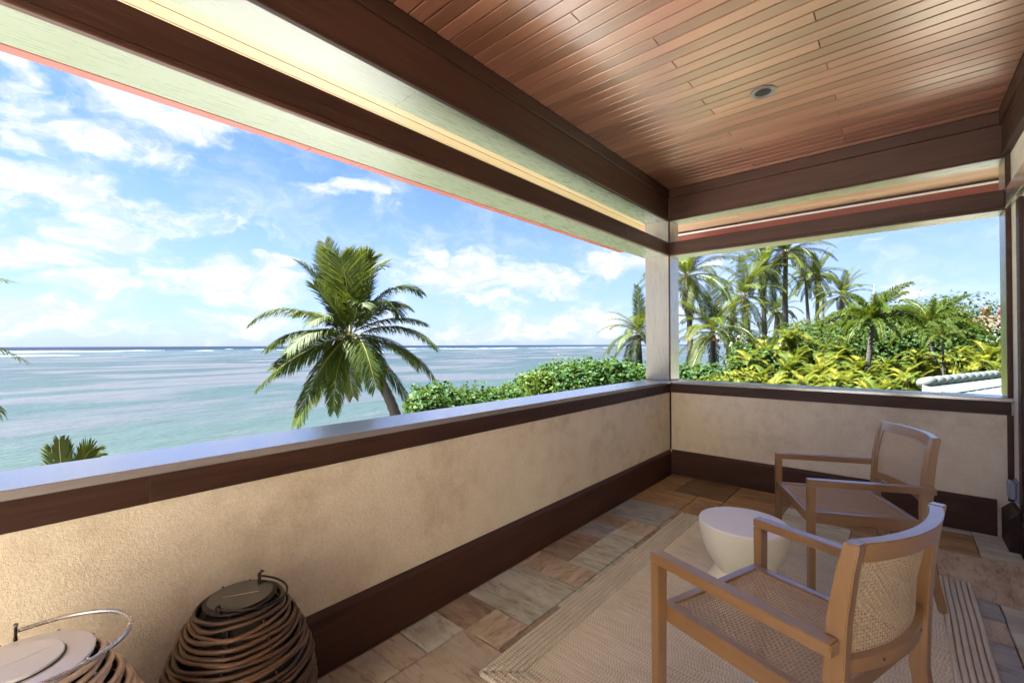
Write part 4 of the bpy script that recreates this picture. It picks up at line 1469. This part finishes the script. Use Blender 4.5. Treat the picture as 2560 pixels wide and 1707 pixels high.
# sea-grape hedge in front of the sea: a low run and a taller run, measured top outline
def hedge(name, label, outline, D0, D1, depth, size, dens, seed):
    """outline: (px, py) top points in photo pixels; distance grows from D0 to D1"""
    r = random.Random(seed)
    n = len(outline)
    tops = []
    for i, (px, py) in enumerate(outline):
        D = D0 + (D1 - D0) * i / (n - 1)
        tops.append(at(px, py, D))
    root = empty(name, (tops[0].x, tops[0].y, GZ), 0, label, 'hedge')
    away = Vector((-1, .55, 0)).normalized()
    big = []
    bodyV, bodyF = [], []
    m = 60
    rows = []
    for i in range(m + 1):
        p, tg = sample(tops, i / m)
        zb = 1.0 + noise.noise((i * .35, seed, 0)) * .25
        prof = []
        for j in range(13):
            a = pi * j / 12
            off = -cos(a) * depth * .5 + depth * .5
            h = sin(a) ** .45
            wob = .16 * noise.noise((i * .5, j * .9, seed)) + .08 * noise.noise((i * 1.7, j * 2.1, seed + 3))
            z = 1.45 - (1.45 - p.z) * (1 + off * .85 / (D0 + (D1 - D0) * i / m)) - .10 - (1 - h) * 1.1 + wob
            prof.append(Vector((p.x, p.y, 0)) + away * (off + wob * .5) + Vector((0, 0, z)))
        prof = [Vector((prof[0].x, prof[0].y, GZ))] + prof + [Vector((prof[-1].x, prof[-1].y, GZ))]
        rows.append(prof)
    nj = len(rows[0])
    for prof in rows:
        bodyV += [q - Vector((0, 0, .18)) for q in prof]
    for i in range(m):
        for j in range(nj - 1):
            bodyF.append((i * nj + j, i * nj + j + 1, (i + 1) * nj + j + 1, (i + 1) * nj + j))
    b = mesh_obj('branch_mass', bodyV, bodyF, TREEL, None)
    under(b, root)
    cand = []
    for i in range(m):
        for j in range(nj - 1):
            A, B, C_, D_ = rows[i][j], rows[i + 1][j], rows[i + 1][j + 1], rows[i][j + 1]
            area = ((B - A).cross(D_ - A)).length
            nn = (B - A).cross(D_ - A).normalized()
            if nn.z < 0:
                nn = -nn
            k = area * dens
            k = int(k) + (1 if r.random() < k - int(k) else 0)
            for _ in range(k):
                u, v = r.random(), r.random()
                p = A.lerp(B, u).lerp(D_.lerp(C_, u), v) + nn * r.uniform(-.14, .10) + Vector((0, 0, r.uniform(-.03, .07)))
                cand.append((p, nn))
                if r.random() < .045 and nn.z > .3:
                    hh = r.uniform(.12, .34)
                    for q_ in range(5):
                        cand.append((p + Vector((r.gauss(0, .045), r.gauss(0, .045), hh * (q_ + 1) / 5)), nn))
    cand.sort(key=lambda c: (c[0] - CAM).length - c[0].z * 2)
    near = cand[:290]
    lms = [leaf_mesh('leaf', size * w_, size, HEDGEL, f_) for w_, f_ in ((.95, .2), (.85, .35), (1.05, .1))]
    for (p, nn) in near:
        q = (nn + Vector((r.gauss(0, .5), r.gauss(0, .5), .5))).normalized()
        o = instance('leaf', r.choice(lms), None, p, q.to_track_quat('Z', 'Y').to_euler(), (r.uniform(.7, 1.2),) * 3)
        o.rotation_euler.rotate_axis('Z', r.uniform(0, 6.28))
        under(o, root)
    V, F = [], []
    scatter_leaves(V, F, cand[290:], size, r, .45)
    o = mesh_obj('foliage', V, F, HEDGEL, None)
    o['kind'] = 'stuff'
    under(o, root)
    return root


g8 = lambda a, b: (600 + a / 2.2615, 580 + b / 2.2615)
hedge('sea_grape_hedge', 'low run of sea grape hedge right of the large leaning palm', [g8(1010, 950), g8(1050, 915), g8(1110, 892), g8(1210, 885), g8(1330, 905), g8(1480, 902), g8(1600, 905), g8(1720, 905)], 9.5, 13.5, 3.0, .11, 300, 21)
hedge('sea_grape_hedge', 'taller glossy sea grape hedge rising towards the corner post', [g8(1530, 930), g8(1650, 893), g8(1740, 850), g8(1830, 800), g8(1930, 758), g8(2080, 735), g8(2200, 738), g8(2330, 745), g8(2450, 760)], 13, 17, 4.0, .13, 230, 22)


def shrub(label, px, py, D, rx, rz, n, size, mat=TREEL, name='leafy_shrub', cat='shrub', group=None, seed=1, flowers=0, ry=None, tall=False):
    r = random.Random(seed)
    c = at(px, py, D)
    if tall:
        c.z -= .30 * rz
        n = int(n * 2.6)
        size *= .60
    root = empty(name, (c.x, c.y, GZ), 0, label, cat, group)
    pts = []
    k = 9 if tall else 5
    for i in range(k):
        a = r.uniform(0, 6.28)
        d = r.uniform(.25, .62)
        cc = (c.x + cos(a) * rx * d, c.y + sin(a) * (ry or rx) * d, c.z - rz * r.uniform(.3, 1.0) + rz * .25 * (1 - d))
        q = r.uniform(.42, .62)
        pts += blob_points(cc, rx * q, (ry or rx) * q, rz * q * 1.1, n // k, r, .45, .20 if tall else .35, seed + i, GZ)
    V, F = [], []
    scatter_leaves(V, F, pts, size, r, .4, True)
    o = mesh_obj('crown' if tall else 'foliage', V, F, mat, None)
    o['kind'] = 'stuff'
    under(o, root)
    base = Vector((c.x, c.y, GZ - .1))
    under(tube('trunk' if tall else 'stem', [base, base.lerp(c, .5) + Vector((.15, 0, 0)), c - Vector((0, 0, rz * .6))], [.16 if tall else .06, .12 if tall else .05, .05 if tall else .03], TRUNKD, None, 8), root)
    if tall:
        for i in range(5):
            a = i * 1.3
            s0 = base.lerp(c, .55)
            e = c + Vector((cos(a) * rx * .6, sin(a) * rx * .6, rz * r.uniform(-.6, .2)))
            under(tube('limb', [s0, s0.lerp(e, .5) + Vector((0, 0, .25)), e], [.08, .06, .025], TRUNKD, None, 6), root)
    if flowers:
        V, F = [], []
        fp = blob_points((c.x, c.y, c.z - rz * .35), rx * .75, rx * .75, rz * .8, flowers, r, .08, .2, seed, GZ)
        scatter_leaves(V, F, fp, .10, r, .2)
        o = mesh_obj('blossoms', V, F, FLOWER, None)
        o['kind'] = 'stuff'
        under(o, root)
    return root


def areca(px, py, D, s, n, label, seed, fan=0):
    r = random.Random(seed)
    c = at(px, py, D)
    g = 'areca palm clumps beyond the end parapet'
    root = empty('areca_palm', (c.x, c.y, GZ), 0, label, 'palm shrub', g)
    k = 3
    for q in range(k):
        a0 = r.uniform(0, 6.28)
        cc = c + Vector((cos(a0) * .35 * s * (q > 0), sin(a0) * .35 * s * (q > 0), -1.25 * s - .35 * q * s))
        crown(root, cc, arecb if (seed * 7 + q) % 5 in (1, 3) else arec, n // k, s, seed * 7 + q)
        under(tube('stem', [Vector((cc.x, cc.y, GZ - .05)), cc + Vector((0, 0, -.6)), cc], [.05, .035, .025], ARECA, None, 6), root)
    return root


# broadleaf trees behind
shrub('dark green broadleaf tree at the left end of the tree mass, beside the slim palms', *z4(1330, 475), 30, 3.4, 2.8, 6500, .30, TREEL, 'broadleaf_tree', 'tree', 'broadleaf trees beyond the palms', 31, tall=True)
shrub('highest rounded broadleaf tree, left of the white cloud', *z4(1560, 425), 27, 4.2, 3.2, 9000, .27, TREEL, 'broadleaf_tree', 'tree', 'broadleaf trees beyond the palms', 32, tall=True)
shrub('broadleaf tree with glossy leaves right of the foxtail palm', *z4(1690, 450), 24, 2.6, 2.4, 6000, .24, TREEL, 'broadleaf_tree', 'tree', 'broadleaf trees beyond the palms', 33, tall=True)
shrub('broadleaf tree at the right end of the tree mass, left of the red tiled roof', *z4(1810, 452), 25, 2.0, 2.0, 7500, .25, TREEL, 'broadleaf_tree', 'tree', 'broadleaf trees beyond the palms', 34, tall=True)
shrub('dark green tree low behind the areca clumps, below the grove', *z4(1200, 545), 31, 4.0, 2.4, 7000, .30, TREEL, 'broadleaf_tree', 'tree', 'broadleaf trees beyond the palms', 35, tall=True)
shrub('small dark conifer top beside the red tiled roof', *z4(2050, 545), 40, 1.3, 1.6, 1800, .25, TREEL, 'broadleaf_tree', 'tree', 'broadleaf trees beyond the palms', 36, tall=True)
shrub('white flowering shrub right of the lagoon gap', *z4(855, 690), 20, 1.5, 1.9, 4500, .16, HEDGEL, 'flowering_shrub', 'shrub', None, 37, 50)
shrub('round bright green sea grape bush at the foot of the banded palm', *z4(530, 805), 22, 1.6, 1.0, 2800, .20, HEDGEL, 'leafy_shrub', 'shrub', None, 38)
shrub('bright green low bush on the lawn below the flowering shrub', *z4(740, 835), 17, 1.1, .7, 2000, .16, ARECA, 'leafy_shrub', 'shrub', None, 39)
shrub('dark understorey bush behind the front areca clumps', *z4(1050, 690), 30, 3.4, 2.4, 5000, .18, TREEL, 'leafy_shrub', 'shrub', 'understorey bushes', 40)
shrub('dark understorey bush below the foxtail palm', *z4(1500, 650), 28, 3.8, 2.8, 6500, .17, TREEL, 'leafy_shrub', 'shrub', 'understorey bushes', 41)
shrub('dark understorey bush below the second foxtail palm', *z4(1780, 640), 29, 3.8, 2.8, 6500, .19, TREEL, 'leafy_shrub', 'shrub', 'understorey bushes', 42)
shrub('dark understorey bush left of the green tiled roof', *z4(1620, 760), 26, 3.2, 2.4, 4500, .13, TREEL, 'leafy_shrub', 'shrub', 'understorey bushes', 43)
shrub('dark understorey bush above the green tiled roof ridge', *z4(2080, 745), 27, 3.6, 2.0, 5000, .15, TREEL, 'leafy_shrub', 'shrub', 'understorey bushes', 44)
shrub('spiky light green bush standing between the low and the tall hedge', *g8(1690, 815), 13.2, .55, .55, 700, .15, FOXT, 'leafy_shrub', 'shrub', None, 45)

AR = [(1060, 555, 19, 1.15, 'areca clump highest on the left, with long arching fronds under the grove'), (930, 655, 15, .95, 'areca clump beside the white flowering shrub'),
      (1180, 610, 20, 1.1, 'yellow green areca clump centre left below the dark tree'), (1345, 625, 17, 1.0, 'areca clump left of the foxtail palm trunk'),
      (1060, 730, 12, .8, 'large near areca clump left of centre in the front row'), (1215, 750, 11.5, .75, 'areca clump in the front row below the grove'),
      (1450, 735, 12, .85, 'yellow areca clump in front of the foxtail palm trunk'), (1330, 800, 10, .62, 'low golden areca clump just over the end parapet cap'),
      (1620, 850, 9.5, .55, 'small yellow areca clump left of the green roof corner'), (1790, 725, 13, .85, 'bright green areca clump arching above the green roof corner'),
      (1910, 752, 13.5, .6, 'small areca clump behind the green roof ridge'), (2005, 725, 14, .75, 'areca clump right of centre behind the green roof ridge'),
      (2150, 665, 13, .9, 'long fronded areca clump rightmost, below the white awning'), (1540, 870, 9, .5, 'lowest areca clump touching the parapet cap'),
      (900, 790, 13, .75, 'leftmost front areca clump with brown lower leaves'), (1700, 770, 12, .7, 'dense areca clump right of the yellow one'), (1180, 850, 10, .6, 'bushy small areca clump at the foot of the front row'),
      (1120, 820, 10.5, .6, 'slender areca clump just left of the golden one'), (1480, 840, 10, .6, 'small areca clump between the golden clump and the lowest clump'), (1600, 720, 15, .85, 'areca clump behind the yellow one'),
      (820, 850, 15, .5, 'tiny areca clump on the lawn edge under the flowers'), (1960, 650, 18, .8, 'pale areca clump left of the awning')]
ORD = 'leftmost second third fourth fifth sixth seventh eighth ninth tenth eleventh twelfth thirteenth fourteenth fifteenth sixteenth seventeenth eighteenth nineteenth'.split()
EXTRA = [('back rank under the broadleaf trees', 600, 690, 24, 30, 15, 62),
         ('middle rank of dense yellow green planting', 690, 790, 17, 22, 17, 60),
         ('front rank just over the end parapet cap', 790, 880, 12, 15, 19, 52)]
for i, (a, b, D, s, lab) in enumerate(AR):
    D *= 1.35
    areca(*z4(a, b + 12), D, 66 / 2.2189 * D / (1.9 * 1100) * 1.6, 24, lab, 60 + i)
ra = random.Random(77)
for q, (lab, y0, y1, d0, d1, n, rz) in enumerate(EXTRA):
    for k in range(n):
        a = 780 + (2230 - 780) * (k + ra.uniform(.1, .9)) / n
        b = ra.uniform(y0, y1)
        D = ra.uniform(d0, d1)
        if a > 1720 and b > 770:
            b -= 110
            D *= 1.25
        areca(*z4(a, b), D, rz / 2.2189 * D / (1.9 * 1100) * ra.uniform(1.15, 1.6), 18, (ORD[k] + (' from the left' if k else '')) + ' areca clump in the ' + lab, 160 + q * 30 + k)

for i, (a, b, ba, D, s, n, lab) in enumerate([(1510, 545, 1485, 16, .60, 24, 'large foxtail palm with plume like fronds in the centre of the garden'), (1830, 560, 1860, 18, .52, 20, 'second foxtail palm with dark trunk, left of the red tiled roof'),
                                             (1900, 625, 1905, 15, .24, 14, 'small yellowish foxtail palm crown below the second foxtail palm'), (1930, 505, 1935, 24, .40, 14, 'far foxtail palm showing against the sky left of the conifer')]):
    c = at(*z4(a, b), D)
    bb = at(*z4(ba, 800), D)
    root = empty('foxtail_palm', (bb.x, bb.y, GZ), 0, lab, 'palm tree', 'foxtail palms')
    crown(root, c, foxt, n, s, 200 + i)
    trunk(root, [Vector((bb.x, bb.y, GZ - .1)), bb, c + Vector((0, 0, -.1))], .13 * s, .09 * s, TRUNKD)

# thin mast rising out of the trees
mp0, mp1 = at(*z4(1500, 560), 30), at(*z4(1522, 338), 30)
mast = tube('mast_pole', [Vector((mp0.x, mp0.y, GZ)), mp0, mp1], [.06, .05, .02], WHITETRUNK, None, 6)
tag(mast, 'thin slanting grey mast poking up out of the broadleaf trees beside the cloud', 'pole')

# low fence on the lawn by the shore
fn = empty('garden_fence', at(*z4(690, 858), 24), 0, 'low dark post and rail fence on the lawn near the shore rocks', 'fence')
fn.location.z = GZ
fa, fb = at(*z4(585, 858), 24), at(*z4(715, 845), 27)
for k in range(5):
    p = fa.lerp(fb, k / 4)
    under(tube('fence_post', [Vector((p.x, p.y, GZ - .05)), Vector((p.x, p.y, p.z - .1))], .05, TRUNKD, None, 8), fn)
under(tube('fence_rail', [fa - Vector((0, 0, .12)), fb - Vector((0, 0, .12))], .035, TRUNKD, None, 8), fn)
# shoreline rocks
r = random.Random(5)
rm = plain('dark_shore_rock', (.10, .075, .06), .9, 3, .4, .6, 8)
for k in range(16):
    px, py = z4(590 + k * 11 + r.uniform(-2, 2), 838 + r.uniform(-5, 4))
    p = at(px, py, 44 + r.uniform(-2, 2))
    bm = bmesh.new()
    bmesh.ops.create_icosphere(bm, subdivisions=2, radius=.55 * r.uniform(.6, 1.2))
    for v in bm.verts:
        v.co *= 1 + .35 * noise.noise(v.co * 2.2 + Vector((k, 0, 0)))
        v.co.z *= .6
    me = bpy.data.meshes.new('shore_rock')
    bm.to_mesh(me)
    bm.free()
    me.materials.append(rm)
    o = instance('shore_rock', me, None, (p.x, p.y, WZ + .1))
    tag(o, ORD[k] + (' from the left' if k else '') + ' dark boulder in the low line of shore rocks between palm trunks', 'rock', 'shoreline rocks')

# ================================================================== NEIGHBOURING ROOFS
gr = empty('neighbour_roof', at(2420, 960, 13), 0, 'pale green slate roof with ridge tiles at lower right, just over the end parapet', 'roof')
gr.location.z = GZ
A, B = at(2306, 962, 11.0), at(2600, 915, 18.5)
B.z = A.z
rd = (B - A)
rl = rd.length
rd.normalize()
dn = Vector((rd.y, -rd.x, 0))
if dn.dot(CAM - A) < 0:
    dn = -dn
slope = (dn + Vector((0, 0, -.42))).normalized()
nrm = rd.cross(slope).normalized()
if nrm.z < 0:
    nrm = -nrm
V = [A, B, B + slope * 4, A + slope * 4, A - Vector((0, 0, .15)) - slope * .0, B - Vector((0, 0, .15)), B + slope * 4 - Vector((0, 0, .15)), A + slope * 4 - Vector((0, 0, .15))]
V = [v - nrm * .03 for v in V]
under(mesh_obj('roof_deck', V, [(0, 1, 2, 3), (7, 6, 5, 4), (0, 4, 5, 1), (1, 5, 6, 2), (2, 6, 7, 3), (3, 7, 4, 0)], BLACKGAP), gr)
sw, sh = .46, .36
for i in range(int(rl / sw)):
    for j in range(10):
        o0 = A + rd * (i * sw) + slope * (j * sh)
        w, h = sw - .045, sh + .03
        P = [o0, o0 + rd * w, o0 + rd * w + slope * h, o0 + slope * h]
        lift = [0.008, 0.008, .035, .035]
        top = [q + nrm * l for q, l in zip(P, lift)]
        bot = [q + nrm * (l - .022) for q, l in zip(P, lift)]
        o = mesh_obj('roof_slate', [v - o0 for v in top + bot], [(0, 1, 2, 3), (7, 6, 5, 4), (0, 4, 5, 1), (1, 5, 6, 2), (2, 6, 7, 3), (3, 7, 4, 0)], ROOFG)
        o.location = o0
        under(o, gr)
for i in range(int(rl / .40)):
    p = A + rd * (i * .40)
    pts = [p + Vector((0, 0, .03)), p + rd * .42 + Vector((0, 0, .045))]
    o = tube('ridge_tile', pts, [.092, .098], ROOFG, None, 14)
    under(o, gr)
under(mesh_obj('gable_wall', [A, A + slope * 4, Vector(((A + slope * 4).x, (A + slope * 4).y, GZ)), Vector((A.x, A.y, GZ))], [(0, 1, 2, 3)], STUCCO), gr)

# house with terracotta roof and chimney far right
hb = at(*z4(2160, 640), 52)
rh = empty('distant_house', (hb.x, hb.y, GZ), 0, 'distant house with red tiled roof, grey roof and pink chimney at the right', 'house')


def pix_slab(name, pts, D0, D1, mat, th=.4):
    """roof plane between measured corners; near edge at D0, far edge at D1"""
    P = [at(*z4(*q), d) for q, d in zip(pts, (D0, D0, D1, D1))]
    V = P + [p - Vector((0, 0, th)) for p in P]
    return under(mesh_obj(name, V, [(0, 1, 2, 3), (7, 6, 5, 4), (0, 4, 5, 1), (1, 5, 6, 2), (2, 6, 7, 3), (3, 7, 4, 0)], mat), rh)


pix_slab('red_roof', [(1960, 622), (2240, 622), (2240, 572), (2070, 580)], 50, 60, ROOFR)
for k in range(14):
    a = at(*z4(1975 + k * 20, 622), 50)
    b = at(*z4(2065 + k * 13, 578), 60)
    under(tube('roof_tile_row', [a + Vector((0, 0, .08)), b + Vector((0, 0, .08))], .16, ROOFR, None, 6), rh)
pix_slab('grey_roof', [(2095, 625), (2290, 615), (2290, 562), (2215, 568)], 42, 46, ROOFA)
pix_slab('white_awning', [(2085, 640), (2290, 668), (2290, 600), (2160, 605)], 34, 38, OUTWHITE, .2)
ch = at(*z4(2190, 577), 56)
for (nm, hw_, z0, z1, m) in (('chimney_stack', 1.35, -1.5, .9, CHIMM), ('chimney_cap', 1.5, .9, 1.1, CHIMM)):
    o = box(nm, ch.x - hw_, ch.x + hw_, ch.y - .7, ch.y + .7, ch.z + z0, ch.z + z1, m, None, .02)
    if nm == 'chimney_cap':
        o.parent = stack
    else:
        stack = under(o, rh)
for s in (-.7, .7):
    q = ch + RT0 * s
    tube('chimney_pot', [q + Vector((0, 0, 1.1)), q + Vector((0, 0, 1.6)), q + Vector((0, 0, 1.75))], [.3, .24, .3], ROOFR, stack, 12)
pix_slab('house_wall', [(2085, 800), (2290, 800), (2290, 668), (2085, 645)], 36, 36.5, OUTWHITE, .3)
gh = empty('distant_roof', at(*z4(1950, 720), 30), 0, 'grey shingled roof glimpsed between the shrubs above the green roof', 'roof')
gh.location.z = GZ
P = [at(*z4(1850, 735), 26), at(*z4(2080, 735), 26), at(*z4(2080, 682), 31), at(*z4(1880, 682), 31)]
under(mesh_obj('roof_plane', P + [p - Vector((0, 0, .3)) for p in P], [(0, 1, 2, 3), (7, 6, 5, 4), (0, 4, 5, 1), (1, 5, 6, 2), (2, 6, 7, 3), (3, 7, 4, 0)], ROOFA), gh)
